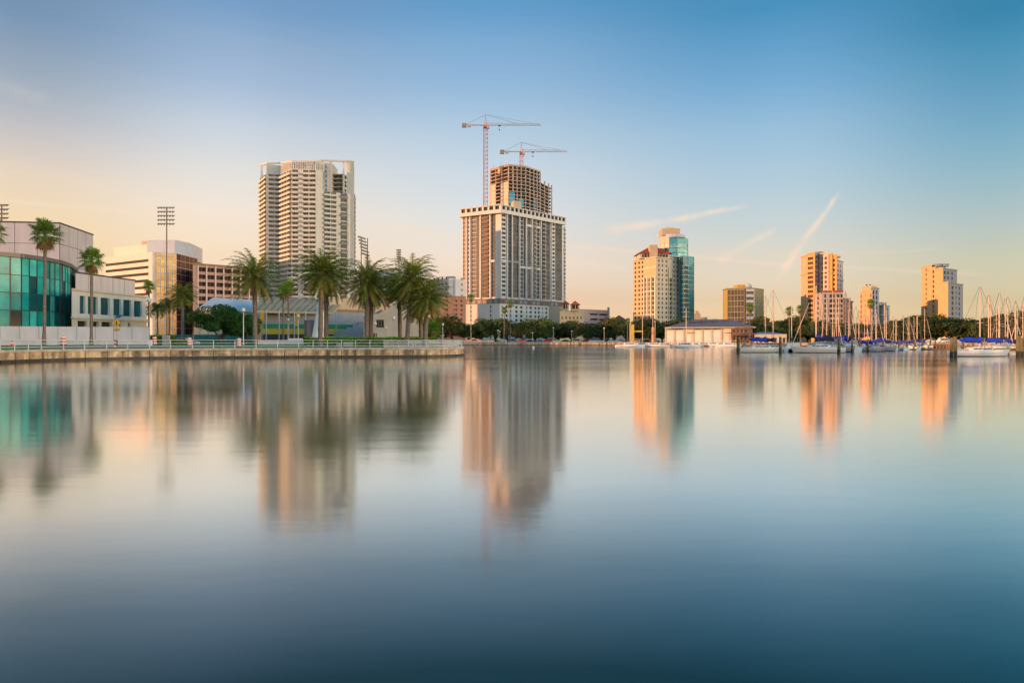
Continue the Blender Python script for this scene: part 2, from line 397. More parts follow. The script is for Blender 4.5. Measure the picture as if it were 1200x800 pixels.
W = MB(); W.poly([(-6000, -6000, 0), (6000, -6000, 0), (6000, 9000, 0), (-6000, 9000, 0)], water_mat())
tag(W.build('water'), kind='structure')

def offs(line, d):
    out = []
    for i, p in enumerate(line):
        a = line[max(0, i-1)]; b = line[min(len(line)-1, i+1)]
        t = Vector((b[0]-a[0], b[1]-a[1])).normalized(); out.append((p[0] - t.y * d, p[1] + t.x * d))
    return out
near = [P(x, d) for x, d in ((0, 69), (50, 75), (100, 79.5), (150, 83), (200, 85.5), (250, 87.5), (300, 89), (350, 90.5), (400, 91.7), (450, 92.7), (500, 94), (522, 96), (536, 99.5), (543, 104), (542, 112), (534, 128))]
near = [(-190, 22), (-88, 52)] + near
far = [P(500, 323), P(560, 323), P(640, 322), P(735, 318), P(770, 292), P(900, 285), P(1040, 268), P(1200, 255)]
far = far + [(300, 240), (420, 225)]
GZ = 1.30
grass = mat('clipped_grass', (.13, .25, .03), .95, .3, .9, bump=.3)
pl = offs(near, .3) + [(-20, 220)] + offs(far, .3) + [(5000, 225), (5000, 7000), (-5000, 7000), (-5000, 22)]
g = MB(); g.prism(pl, -.5, GZ, grass)
tag(g.build('ground'), kind='structure')
def strip(name, line, d0, d1, z, m):
    a = offs(line, d0); b = offs(line, d1); s = MB()
    for i in range(len(line) - 1): s.poly([(*a[i], z), (*a[i+1], z), (*b[i+1], z), (*b[i], z)], m)
    return tag(s.build(name), kind='structure')
PATH = mat('promenade_concrete', (.40, .37, .34), .9, .12, .6)
ASPH = mat('asphalt', (.055, .055, .058), .92, .15, .8)
strip('road', near[:13], 9.5, 17.5, GZ + .015, ASPH)
kerb = MB()
for d in (9.1, 17.7):
    a, b = offs(near[:13], d), offs(near[:13], d + .18)
    for i in range(12): kerb.prism([a[i], a[i+1], b[i+1], b[i]], GZ - .1, GZ + .13, CONC)
tag(kerb.build('road_kerb'), kind='structure')
ln = strip('road_marking', near[:13], 13.4, 13.5, GZ + .02, mat('road_paint', (.7, .55, .1), .7))
strip('far_promenade_path', far[:4], 2.2, 4.6, GZ + .02 + .0, PATH)
strip('far_road', far[:4], 9, 26, GZ + .015, ASPH)
strip('marina_apron', far[3:8], 1.5, 14, GZ + .015, PATH)

# the lawn bank: grass, path and grass rising gently behind the cap
def bank_h(d):
    return 0 if d < .5 else min(1, (d - .5) / 8) * .42
for nm, d0, d1, m in (('lawn_edge', .5, 2.9, grass), ('promenade_path', 2.9, 5.4, PATH), ('lawn_bank', 5.4, 8.6, grass), ('lawn_slope', 8.6, 9.2, grass)):
    a, b, s_ = offs(near[:13], d0), offs(near[:13], d1), MB(); z0, z1 = GZ + .03 + bank_h(d0), (GZ + .03 + bank_h(d1)) if d0 < 8 else GZ
    for i in range(12): s_.poly([(*a[i], z0), (*a[i+1], z0), (*b[i+1], z1), (*b[i], z1)], m)
    tag(s_.build(nm), kind='structure')

# near sea wall: panels and a cap
WALLM = mat('stained_seawall', (.62, .46, .29), .9, .4, 1.6, bump=.4, streak=.75)
ALGAE = mat('wet_seawall_foot', (.055, .048, .034), .6, .35, 2.0)
CAPM = mat('seawall_cap', (.50, .45, .38), .9, .22, 1.4, bump=.3, streak=.2)
def seawall(line, label, top, panel, cap_h=.28, w=.5):
    t = thing('seawall', (line[0][0], line[0][1], 0), label, 'sea wall')
    a = offs(line, 0); cap = MB(); body = MB(); foot = MB()
    for i in range(len(a) - 1):
        L = math.dist(a[i], a[i+1]); n = max(1, round(L / panel))
        for k in range(n):
            p = lineof(a[i], a[i+1], k / n + .04 / L); q = lineof(a[i], a[i+1], (k + 1) / n - .04 / L)
            dx, dy = (q[0]-p[0]), (q[1]-p[1]); l = math.hypot(dx, dy); nx, ny = -dy/l, dx/l
            for mb, m, z0, z1, o0 in ((body, WALLM, .32, top - cap_h, -.002), (foot, ALGAE, -.4, .32, -.07)):
                mb.prism([(p[0]+nx*o0, p[1]+ny*o0), (q[0]+nx*o0, q[1]+ny*o0), (q[0]+nx*.4, q[1]+ny*.4), (p[0]+nx*.4, p[1]+ny*.4)], z0, z1, m)
    f, b = offs(line, -.16), offs(line, w)
    for i in range(len(a) - 1): cap.prism([f[i], f[i+1], b[i+1], b[i]], top - cap_h, top, CAPM)
    core0, core1 = offs(line, .06), offs(line, .45)
    for i in range(len(a) - 1): body.prism([core0[i], core0[i+1], core1[i+1], core1[i]], -.4, top - cap_h - .01, SHADE)
    body.build('wall_panel', t); foot.build('wet_foot', t); cap.build('wall_cap', t)
    return t
seawall(near, 'stained low concrete sea wall with cap below the white railing by the palms', 1.34, 2.1)
seawall(far[:4], 'long pale concrete sea wall across the bay below the row of oaks', 1.62, 6, .3)
seawall(far[3:], 'low dark bulkhead at the back of the marina basin', 1.45, 4, .25)

# white railing on the near cap
def railing():
    t = thing('railing', (*near[2], 1.34), 'white three-rail metal railing along the near sea wall', 'railing')
    line = offs(near, .18); rails = [MB() for _ in range(3)]; m = mat('white_rail_paint', (.66, .65, .62), .5, .1)
    posts = []
    for i in range(1, len(line) - 1):
        L = math.dist(line[i], line[i+1])
        dense = i >= 13
        n = max(1, round(L / (1.15 if dense else 2.15)))
        for k in range(n): posts.append(lineof(line[i], line[i+1], k / n))
        for r, z in zip(rails, (1.02, .64, .27)): r.cyl((*line[i], 1.34 + z), (*line[i+1], 1.34 + z), .032, .032, m, 5)
    for r in rails: r.build('rail', t)
    for p in posts[:95]:
        b = MB(); b.cyl((*p, 1.33), (*p, 2.40), .042, .042, m, 6); b.cyl((*p, 1.33), (*p, 1.37), .09, .09, m, 8); b.build('post', t)
railing()
# a low white picket parapet on the rounded corner
t = thing('parapet', (*near[13], 1.34), 'white close-set picket fence on the rounded corner of the promenade', 'fence')
l2 = offs(near, .55)[11:16]; b = MB(); r = MB(); WP = WHITE
for i in range(len(l2) - 1):
    L = math.dist(l2[i], l2[i+1]); n = int(L / .16)
    for k in range(n): p = lineof(l2[i], l2[i+1], k / n); b.box(p[0]-.025, p[0]+.025, p[1]-.025, p[1]+.025, 1.36, 2.3, WP)
    r.cyl((*l2[i], 2.33), (*l2[i+1], 2.33), .05, .05, WP, 5); r.cyl((*l2[i], 1.5), (*l2[i+1], 1.5), .04, .04, WP, 5)
b.build('picket', t)['kind'] = 'stuff'; r.build('top_rail', t)

# ------------------------------------------------------------------ vegetation
LEAFD = leaf('oak_leaf', (.078, .108, .032), .45, .35, .4)
LEAFW = leaf('oak_leaf_warm', (.14, .115, .035), .4, .35, .2)
LEAFN = leaf('dense_tree_leaf', (.045, .11, .022), .4, .6)
LEAFY = mat('light_tree_leaf', (.10, .15, .03), .8, .3, .6)
PALMG = leaf('palm_frond', (.22, .25, .05), .3, 1.2, .15)
PALMY = leaf('palm_frond_old', (.34, .24, .06), .3, 1.2)
PALMD = mat('dead_frond', (.20, .11, .045), .9, .3, 1.5)
FANG = leaf('fan_palm_leaf', (.15, .25, .035), .3, 1.2, .15)
BARK = mat('bark', (.10, .075, .055), .95, .3, 2.5, bump=.5)
PBARK = mat('palm_bark', (.20, .155, .125), .95, .3, 3.5, bump=.6)
HEDGE = leaf('hedge_leaf', (.19, .36, .025), .4, 1.2)

def crown_mb(rx, ry, rz, cz, n, leaf, m, m2=None, seed=0, lobes=18, low=.75):
    rn = random.Random(seed); b = MB(); L = []
    for i in range(lobes):
        a = rn.uniform(0, 2*math.pi); e = rn.uniform(-low, 1); rr = math.sqrt(max(0, 1 - e*e)) * rn.uniform(.45, .80)
        L.append((rx*rr*math.cos(a), ry*rr*math.sin(a), cz + rz*e*.62, rn.uniform(.28, .46)))
    for i in range(n):
        c = L[rn.randrange(lobes)]
        v = Vector((rn.gauss(0, 1), rn.gauss(0, 1), rn.gauss(0, 1))).normalized(); s = c[3] * rn.uniform(.55, 1.0) ** .5
        if rn.random() < .06: s *= 1.18
        p = Vector((c[0] + v.x*rx*s, c[1] + v.y*ry*s, c[2] + v.z*rz*s*.9))
        nn = (v + Vector((rn.gauss(0, .6), rn.gauss(0, .6), rn.gauss(0, .6)+.3))).normalized()
        t1 = nn.cross(Vector((rn.gauss(0,1), rn.gauss(0,1), rn.gauss(0,1)))).normalized(); t2 = nn.cross(t1)
        l = leaf * rn.uniform(.6, 1.3)
        b.poly([p - t1*l*.5, p - t2*l*.32 + t1*l*.05, p + t1*l*.5, p + t2*l*.32], m2 if (m2 and rn.random() < .25) else m)
    return b, L
def broad_tree(name, h, rx, n, leaf, m, m2, seed, trunk_h, label='', cat='tree'):
    t = thing(name, (0, 0, 0), label, cat)
    rz = (h - trunk_h) * .58; cz = trunk_h + (h - trunk_h) * .46
    cb, L = crown_mb(rx, rx * .9, rz, cz, n, leaf, m, m2, seed)
    cb.build('crown', t)
    rn = random.Random(seed + 1); b = MB(); r0 = h * .035
    b.tube([(0, 0, -.2), (rn.uniform(-.2, .2), rn.uniform(-.2, .2), trunk_h * .8), (0, 0, trunk_h * 1.3)], [r0 * 1.3, r0, r0 * .8], BARK, 8)
    for c in L[:8]: b.tube([(0, 0, trunk_h * .75), (c[0] * .5, c[1] * .5, (trunk_h + c[2]) * .5), (c[0], c[1], c[2])], [r0 * .6, r0 * .4, r0 * .12], BARK, 5)
    b.build('trunk', t, smooth=True)
    return t
def frond(b, base, az, el, L, m, rn, droop=1.0, nl=30, lw=.06, ll=.72):
    """feather frond: arching rachis with two rows of leaflets"""
    pts = []; p = Vector(base); e = el; seg = L / 9
    for i in range(10):
        pts.append(p.copy()); p = p + Vector((math.cos(az)*math.cos(e), math.sin(az)*math.cos(e), math.sin(e))) * seg
        e -= droop * (.10 + .035 * i)
    for i in range(9):
        d = (pts[i+1] - pts[i]).normalized(); s = Vector((-math.sin(az), math.cos(az), 0)) * (.045 * (1 - i/10))
        b.poly([pts[i] - s, pts[i] + s, pts[i+1] + s*.85, pts[i+1] - s*.85], m)
    for k in range(nl):
        t = .10 + .88 * k / nl; x = t * 9; i = min(8, int(x)); q = pts[i].lerp(pts[i+1], x - i); d = (pts[i+1] - pts[i]).normalized()
        up = Vector((-math.sin(e)*math.cos(az), -math.sin(e)*math.sin(az), math.cos(e)))
        for sgn in (-1, 1):
            s = Vector((-math.sin(az), math.cos(az), 0)) * sgn
            l = ll * (math.sin(math.pi * min(1, .22 + t * .82)) ** .6 + .12) * rn.uniform(.85, 1.1)
            v = (s * .62 + d * .62 + Vector((0, 0, rn.uniform(-.35, .35) - .1))).normalized() * l
            o = d * lw
            b.poly([q - o, q + o, q + v + Vector((0, 0, -.12 * l))], m)
def date_palm(seed, trunk=9.6, rad=3.9, n=64, lean=0.0, label='', name='date_palm'):
    rn = random.Random(seed); t = thing(name, (0, 0, 0), label, 'palm tree')
    tb = MB(); N = 16; tx = lambda z: lean * (z / trunk) ** 1.4
    tb.tube([(tx(trunk*i/N), 0, trunk*i/N - (.2 if i == 0 else 0)) for i in range(N+1)], [.35 - .07*i/N + (.10 if i == 0 else 0) + rn.uniform(-.03, .03) for i in range(N+1)], PBARK, 10)
    tb.build('trunk', t, smooth=True)
    top = (tx(trunk), 0, trunk)
    cr = MB(); cr.loft([[(top[0] + r*math.cos(a*math.pi/5), r*math.sin(a*math.pi/5), trunk + z) for a in range(10)] for z, r in ((-1.3, .30), (-.8, .46), (-.1, .5), (.35, .3), (.5, .1))], PALMD)
    for i in range(70):
        a = rn.uniform(0, 6.28); z = rn.uniform(-1.2, .2); r = .45
        p = Vector((top[0] + r*math.cos(a), r*math.sin(a), trunk + z)); d = Vector((math.cos(a)*.35, math.sin(a)*.35, .35)); s = Vector((-math.sin(a), math.cos(a), 0)) * .06
        cr.poly([p - s, p + s, p + d], PALMD)
    cr.build('boot', t)
    fb = MB()
    for i in range(n):
        u = (i + .5) / n; az = i * 2.399 + rn.uniform(-.15, .15)
        el = R(84) - R(134) * u ** .85 + rn.uniform(-.08, .08)
        m = PALMG if u < .78 or rn.random() < .45 else PALMY
        frond(fb, (top[0] + .2*math.cos(az), .2*math.sin(az), trunk + .35 - .5*u), az, el, rad * rn.uniform(.88, 1.08) * (1.0 - .12*u), m, rn, droop=.22 + .2*rn.random() + .62 * max(0, math.sin(el)))
    fb.build('crown', t)
    db = MB()
    for i in range(9):
        az = rn.uniform(0, 6.28); frond(db, (top[0] + .3*math.cos(az), .3*math.sin(az), trunk - .3), az, R(-48), rad * .5, PALMD if i % 2 else PALMY, rn, droop=.6, nl=14, ll=.4)
    db.build('dead_frond', t)
    return t
def fan_leaf(b, base, az, el, pl, r, m, rn):
    d = Vector((math.cos(az)*math.cos(el), math.sin(az)*math.cos(el), math.sin(el)))
    p0 = Vector(base); c = p0 + d * pl; s = Vector((-math.sin(az), math.cos(az), 0)); up = d.cross(s) * -1
    b.poly([p0 - s*.03, p0 + s*.03, c + s*.03, c - s*.03], m)
    N = 13; tilt = rn.uniform(-.45, .3)
    for k in range(N):
        a = R(-115) + R(230) * k / (N - 1); l = r * (1 - .12*abs(a)) * rn.uniform(.9, 1.05)
        v = (d * math.cos(a) + s * math.sin(a)) ; v = (v + Vector((0, 0, tilt))).normalized()
        w = (d * math.cos(a + 1.57) + s * math.sin(a + 1.57)) * r * .06
        mid = c + v * l * .6; tip = c + v * l + Vector((0, 0, -.28 * r))
        b.poly([c, mid - w, tip, mid + w], m)
def fan_palm(seed, trunk=8.5, crown=1.5, lean=0.0, label='', r0=.19, leaves=46, name='fan_palm', base_r=.36):
    rn = random.Random(seed); t = thing(name, (0, 0, 0), label, 'palm tree'); N = 14; tx = lambda z: lean * (1 - (1 - z / trunk) ** 2)
    tb = MB(); tb.tube([(tx(trunk*i/N), 0, trunk*i/N - (.2 if i == 0 else 0)) for i in range(N+1)], [r0 + (base_r - r0) * max(0, 1 - i/2.5) ** 1.5 + rn.uniform(-.01, .01) for i in range(N+1)], PBARK, 9); tb.build('trunk', t, smooth=True)
    top = (tx(trunk), 0, trunk); fb = MB()
    for i in range(leaves):
        u = (i + .5) / leaves; az = i * 2.399 + rn.uniform(-.2, .2); el = R(85) - R(120) * u + rn.uniform(-.12, .12)
        fan_leaf(fb, top, az, el, crown * rn.uniform(.35, .68), crown * rn.uniform(.42, .6), FANG, rn)
    fb.build('crown', t)
    sk = MB()
    for i in range(16):
        az = i * 2.399; fan_leaf(sk, (top[0], 0, trunk - .15 - .5*rn.random()), az, R(-52) + rn.uniform(-.2, .1), crown * .38, crown * .42, PALMD if i % 3 else PALMY, rn)
    sk.build('dead_frond', t)
    return t

# date palms of the promenade
DP = [  # px, depth, crown py, seed, lean, scale, label
 (299, 97, 318, 1, -.1, 1.0, 'lone tall date palm standing apart left of the stadium canopy'),
 (375.5, 96, 314, 2, .15, 1.0, 'front date palm of the pair hiding the white tent spire'),
 (382, 101, 321, 3, .1, .97, 'rear date palm with darker trunk in the pair at the white tent spire'),
 (429.5, 98, 325, 4, .1, 1.0, 'left date palm of the pair before the sloping concrete wing'),
 (434.5, 102, 332, 5, .15, .92, 'right rear date palm of the pair before the sloping concrete wing'),
 (469, 107, 333, 6, -.2, .85, 'slim date palm half hidden behind the leaning one near the promenade corner'),
 (477, 98, 320, 7, .75, 1.0, 'tallest date palm of the corner cluster with its trunk leaning right'),
 (493.5, 103, 352, 8, -.15, .72, 'short date palm with yellow lower fronds at the corner cluster'),
 (498.5, 97, 343, 9, .2, .86, 'rightmost date palm by the promenade corner with pale trunk'),
]
for px, d, cy, seed, lean, s, lab in DP:
    zc = Z(cy + 4, d) - GZ
    t = date_palm(seed, trunk=zc - .25, rad=4.95 * s * (.94 + .02 * (seed * 5 % 7)), n=78 + seed * 7 % 5 * 6, lean=lean, label=lab)
    move(t, (*P(px, d), GZ), rz=0); t['group'] = 'date palms on the promenade'
t = date_palm(21, trunk=Z(346, 128) - GZ, rad=3.6, n=52, label='dark date palm behind the road in front of the gold-glass office'); move(t, (*P(214, 128), GZ))
t['group'] = 'date palms on the promenade'
FP = [ # px base, d, crown py, crown radius, lean, label
 (51.5, 90, 273, 2.35, .15, 'tall fan palm in front of the green glass curved facade'),
 (107, 94, 303, 2.0, .05, 'fan palm in front of the theatre wing with a row of windows'),
 (-11, 88, 270, 2.2, 0, 'fan palm at the left edge with only its fronds in view'),
 (174, 150, 335, 1.6, .1, 'thin fan palm with small dark crown by the end of the white hoarding'),
 (338, 135, 336, 2.0, 0, 'small fan palm showing above the stadium canopy between date palms'),
 (332, 140, 341, 1.7, 0, 'smaller fan palm half hidden behind the lone date palm'),
 (507, 122, 384, 1.9, 0, 'short fan palm in front of the dark oaks at the promenade corner'),
]
for i, (px, d, cy, cr, lean, lab) in enumerate(FP):
    t = fan_palm(40 + i, trunk=Z(cy, d) - GZ - cr*.1, crown=cr, lean=lean, label=lab, base_r=.36 if d < 100 else .24); move(t, (*P(px, d), GZ)); t['group'] = 'fan palms'
# queen palms by the hoarding end
for i, (px, d, cy, rad, lab) in enumerate(((184, 132, 362, 2.9, 'drooping feather palm just right of the hoarding lamp post'), (198, 136, 357, 3.0, 'middle drooping feather palm left of the dark date palm'), (226, 140, 370, 2.6, 'low drooping feather palm right of the dark date palm'))):
    rn = random.Random(90 + i); t = thing('feather_palm', (0, 0, 0), lab, 'palm tree', 'feather palms behind the hedge'); h = Z(cy, d) - GZ
    b = MB(); b.tube([(0, 0, -.1), (.1, 0, h*.5), (0, 0, h)], [.2, .15, .12], PBARK, 8); b.build('trunk', t, smooth=True)
    b = MB()
    for k in range(34): frond(b, (0, 0, h), k * 2.399, R(80) - R(95) * (k/34), rad * rn.uniform(.9, 1.1), LEAFD if k % 3 else PALMG, rn, droop=1.5, nl=24, lw=.05, ll=.75)
    b.build('crown', t); move(t, (*P(px, d), GZ))
# the dark round trees by the stadium
t = broad_tree('round_tree', Z(357, 124) - GZ, 4.9, 15000, .34, LEAFN, None, 31, 1.7, 'dense dark round tree beside the pale blue roofed building'); move(t, (*P(259, 124), GZ))
t = broad_tree('round_tree', Z(369, 128) - GZ, 2.9, 7000, .34, LEAFN, None, 32, 1.6, 'smaller dark tree tucked between the round tree and the lone date palm'); move(t, (*P(288, 128), GZ))
# hedges
def hedge(name, pts, d0, d1, h, label, seed, n_per=160):
    rn = random.Random(seed); t = thing(name, (*pts[0], GZ), label, 'hedge'); b = MB(); core = MB()
    a, c = offs(pts, d0), offs(pts, d1)
    for i in range(len(pts) - 1):
        core.prism([a[i], a[i+1], c[i+1], c[i]], GZ - .05, GZ + h - .15, LEAFN)
        L = math.dist(a[i], a[i+1])
        for k in range(int(L * n_per)):
            u, v = rn.random(), rn.random(); p = lineof(lineof(a[i], a[i+1], u), lineof(c[i], c[i+1], u), v)
            if rn.random() < .45: p = lineof(a[i], a[i+1], u); z = GZ + rn.uniform(0, h); p = (p[0], p[1] - rn.uniform(0, .12))
            else: z = GZ + h - rn.uniform(0, .18) + .08 * math.sin(p[0] * 2.1)
            q = Vector((p[0], p[1], z)); t1 = Vector((rn.gauss(0,1), rn.gauss(0,1), rn.gauss(0,1))).normalized(); t2 = t1.cross(Vector((rn.gauss(0,1), rn.gauss(0,1), rn.gauss(0,1)))).normalized()
            b.poly([q - t1*.09, q + t2*.06, q + t1*.09, q - t2*.06], HEDGE)
    core.build('hedge_core', t); b.build('foliage', t); return t
hl = [P(356, 95.5), P(400, 96.5), P(450, 97.5), P(480, 98), P(512, 100)]
hedge('hedge', hl, 0, 1.6, 1.5, 'bright green clipped hedge behind the railing under the date palms', 5)
hedge('hedge', [P(176, 112), P(206, 114)], 0, 3, 1.9, 'dark green hedge right of the white hoarding', 6, 220)
hedge('hedge', [P(204, 113.5), P(222, 116)], 0, 2, 1.1, 'lower dark shrub border ahead of the parked pale car', 7, 200)

# far-shore oaks: a few prototypes, each tree an object with crown and trunk
protos = [broad_tree('oak_tree', 10.5, 8.4, 3600, .85, LEAFD, LEAFW if i in (1, 4) else None, 60 + i, 1.7) for i in range(5)]
OAK = []
rn = random.Random(5)
x = 492
while x < 742: OAK.append((x, 348 + rn.uniform(-8, 10), rn.uniform(371, 379) if x > 548 else rn.uniform(366, 374))); x += rn.uniform(13, 20)
for x, d, y in ((748, 340, 376), (762, 336, 373), (776, 344, 375), (792, 345, 374), (806, 350, 373.5), (820, 352, 376), (835, 350, 375), (848, 352, 374), (862, 345, 376), (879, 300, 377), (893, 312, 371), (904, 300, 378), (917, 306, 374), (931, 300, 370), (946, 310, 376), (962, 300, 375), (978, 305, 379), (993, 300, 376), (1008, 305, 380), (1022, 305, 378), (1036, 300, 379), (1050, 290, 378), (1062, 285, 372), (1076, 283, 376), (1087, 280, 367), (1098, 282, 368.5), (1110, 279, 373), (1122, 282, 371), (1134, 276, 373), (1146, 272, 377), (1156, 279, 372), (1168, 272, 370), (1180, 270, 366), (1192, 268, 365), (1206, 265, 368), (1222, 262, 370)): OAK.append((x, d, y))
OAK.sort()
used = set(); 
for i, (x, d, y) in enumerate(OAK):
    k = i % 5; s = (Z(y, d) - GZ) / 10.5; args = ((*P(x, d), GZ), rn.uniform(0, 6.28), (s * rn.uniform(.95, 1.15), s * rn.uniform(.95, 1.15), s))
    lab = 'broad dark oak on the far shore, %s from the left in its row' % ordw(i + 1)
    if k in used: dup(protos[k], *args, label=lab, group='oaks along the far shore')
    else: used.add(k); move(protos[k], *args, label=lab, group='oaks along the far shore')
# far low woods behind everything
wb = MB(); rn = random.Random(9)
for i in range(9000):
    px = rn.uniform(-700, 1900); d = rn.uniform(600, 660); p = Vector((*P(px, d), rn.uniform(0, 11 + 3*math.sin(px*.05) + 2*math.sin(px*.013))))
    t1 = Vector((rn.gauss(0,1), rn.gauss(0,1)*.4, rn.gauss(0,1))).normalized(); t2 = t1.cross(Vector((rn.gauss(0,.3),1,rn.gauss(0,.3)))).normalized()
    wb.poly([p - t1*3.2, p + t2*2.2, p + t1*3.2, p - t2*2.2], LEAFD)
tag(wb.build('distant_woods'), 'low dark mass of woods on the horizon behind the city', 'woods', kind='stuff')
FPF = [(552, 335, 349, 3.2, 'lone fan palm before the salmon brick garage on the far shore'), (598, 330, 356, 3.3, 'taller of the two fan palms before the white podium'), (590.5, 334, 363, 2.8, 'shorter yellowing fan palm before the white podium'),
       (879, 270, 361, 3.2, 'fan palm against the striped olive office building'), (925, 262, 364, 2.9, 'fan palm between masts left of the orange tower'), (938, 258, 362, 2.8, 'fan palm at the foot of the orange tower'), (1020, 262, 356, 3.0, 'dark fan palm in front of the narrow orange tower'), (735, 318, 376, 2.4, 'small dark fan palm at the far end of the oaks')]

for i, (px, d, cy, cr, lab) in enumerate(FPF):
    t = fan_palm(70 + i, trunk=Z(cy, d) - GZ, crown=cr * .72, lean=rn.uniform(-.4, .4), r0=.16, leaves=34, label=lab); move(t, (*P(px, d), GZ)); t['group'] = 'fan palms'

# ------------------------------------------------------------------ buildings
def building(loc, label, cat='building', name='building', group=None):
    t = thing(name, (*loc, GZ), label, cat, group); return t, MB(), Rep(t)
def slab_mb(w, dp, h, m, rail=None, rh=1.0):
    def fn():
        b = MB(); b.box(0, w, -dp, 0, 0, h, m)
        if rail is m:
            n = max(1, round(w / 4.2))
            for i in range(1, n): b.box(w * i / n - .14, w * i / n + .14, -dp + .14, -.02, h + .01, 2.68, m)
        if rail:
            b.box(0, w, -dp, -dp + .12, h, h + rh, rail); b.box(0, .12, -dp + .12, 0, h, h + rh, rail); b.box(w - .12, w, -dp + .12, 0, h, h + rh, rail)
        return b
    return fn

# --- theatre with curved green glass front
THL = mat('theatre_panel', (.52, .48, .49), .6, .06, .15, streak=.1)
t, b, rep = building(P(0, 112), 'theatre with curved green glass front and pale panelled block behind the white hoarding', 'theatre', 'theatre')
arc = [P(-150, 100), P(-60, 106), P(-15, 110), P(25, 114), P(52, 118.5), P(70, 123), P(82, 129), P(89, 137), P(91, 148)]
zt = Z(296, 112)
G_PANES = [glass('green_pane', (.006, .26, .25), .2, 0, .4, .15), glass('pale_green_pane', (.05, .46, .43), .2, 0, .3, .15), glass('dark_green_pane', (.004, .07, .075), .15, 0, .5, .15)]  # pale and dark pane tints imitate broken reflections in the glass
rn = random.Random(11)
pm = MB(); roofm = MB(); mull = MB(); NR = 5
zr = [GZ + .2 + (zt - .6 - GZ - .2) * i / NR for i in range(NR + 1)]
for i in range(len(arc) - 1):
    w = Wall(arc[i], arc[i+1]); n = max(1, round(w.L / 1.7))
    for k in range(n):
        ua, ub = w.L * k / n, w.L * (k + 1) / n
        w.box(mull, ua - .06, ua + .06, -.1, .10, GZ, zt - .6, METD)
        for r in range(NR):
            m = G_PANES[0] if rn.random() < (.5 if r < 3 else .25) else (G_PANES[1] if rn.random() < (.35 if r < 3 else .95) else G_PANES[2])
            ww, hh = round(ub - ua, 2), round(zr[r+1] - zr[r], 2)
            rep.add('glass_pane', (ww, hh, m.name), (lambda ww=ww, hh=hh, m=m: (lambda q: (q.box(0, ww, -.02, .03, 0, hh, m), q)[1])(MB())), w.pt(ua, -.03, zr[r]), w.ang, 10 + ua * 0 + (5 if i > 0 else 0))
    for z in zr: w.box(mull, 0, w.L, -.1, .08, z - .05, z + .05, METD)
    w.box(roofm, -.3, w.L + .3, -1.2, .35, zt - .62 + .003 * i, zt + .05 + .003 * i, mat('theatre_fascia', (.16, .14, .13), .5, .1, metal=.3))
b.prism([(p[0], p[1]) for p in offs(arc, .7)] + [(arc[-1][0], 165), (-120, 165)], GZ, zt - .3, GREY)
mull.build('mullion', t); roofm.build('fascia', t)
# panelled fly block
def panel_block(b, pts, z0, z1, m, pw, ph, zshift=0):
    for i in range(len(pts) - 1):
        w = Wall(pts[i], pts[i+1]); n = max(1, round(w.L / pw)); r = max(1, round((z1 - z0) / ph))
        for k in range(n):
            for j in range(r):
                ua, ub, za, zb = w.L*k/n + .05, w.L*(k+1)/n - .05, z0 + (z1-z0)*j/r + .05, z0 + (z1-z0)*(j+1)/r - .05
                b.poly([w.pt(ua, .05, za), w.pt(ub, .05, za), w.pt(ub, .05, zb), w.pt(ua, .05, zb)], m)
        b.poly([w.pt(0, 0, z0), w.pt(w.L, 0, z0), w.pt(w.L, 0, z1), w.pt(0, 0, z1)], mat('panel_joint', (.12, .11, .12), .8))
        w.box(b, -.1, w.L + .1, -.4, .12, z1, z1 + .25, METD)
fly = [P(-260, 128), P(70, 135), P(109, 150)]
fb = MB(); panel_block(fb, fly, GZ, Z(262, 135), THL, 3.9, 3.9); backshell(fb, fly, GZ, Z(262, 135), THL, 25); fb.build('fly_block', t)
up = [P(88, 129), P(158, 146)]
ub_ = MB(); panel_block(ub_, up, 8, Z(320, 129.5), THL, 3.6, 3.3); backshell(ub_, up, 8, Z(320, 129.5), THL, 14); ub_.build('upper_block', t)
# right wing with window row
wg = Wall(P(84, 119.5), P(172, 141)); zw = Z(341, 122)
za, zb = Z(367.5, 122), Z(346.5, 122)
cw = []
for (pa, pb) in ((93.5, 100), (103, 114.5), (118, 128.5), (133, 142), (144.5, 154), (157, 166)):
    cw.append((wg.U(pa), wg.U(pb), [(za, zb)], G_DTEAL, METD, 1, 0))
facade(b, rep, wg, za - 1.1, zw, mat('theatre_stucco', (.62, .60, .58), .8, .06, .3, streak=.12), cw, .5)
lo = [(wg.U(a), wg.U(c), [(GZ + .3, za - 1.3)], VOID, METD, 2, 1) for a, c in ((91, 102), (105, 116), (119, 131), (139, 141.5), (150, 153))]
facade(b, rep, wg, GZ, za - 1.1, CREAM, lo, .6)
wg.box(b, -.2, wg.L + .2, 0, .35, za - .95, za - .6, CREAM); wg.box(b, -.2, wg.L + .2, 0, .3, zw - .02, zw + .3, CREAM)
backshell(b, [tuple(wg.a), tuple(wg.b)], GZ, zw, CREAM, 16)
b.build('wall', t); rep.flush()
# an added block beyond the left edge of the view, put there to shade the promenade
t, b, rep = building((-210, 70), 'plain pale block added beyond the left edge of the view to shade the promenade')
b.prism([(-260, 20), (-130, 14), (-112, 78), (-104, 100), (-260, 106)], GZ, 27, CREAM)
w = Wall((-130, 14), (-112, 78)); facade(b, rep, Wall((-130.0, 13.95), (-111.9, 78)), GZ, 23.9, CREAM, [(4 + i*8, 9 + i*8, rows(4, 5, 4, 2.2), G_DARK, METD) for i in range(7)])
b.build('wall', t); rep.flush()

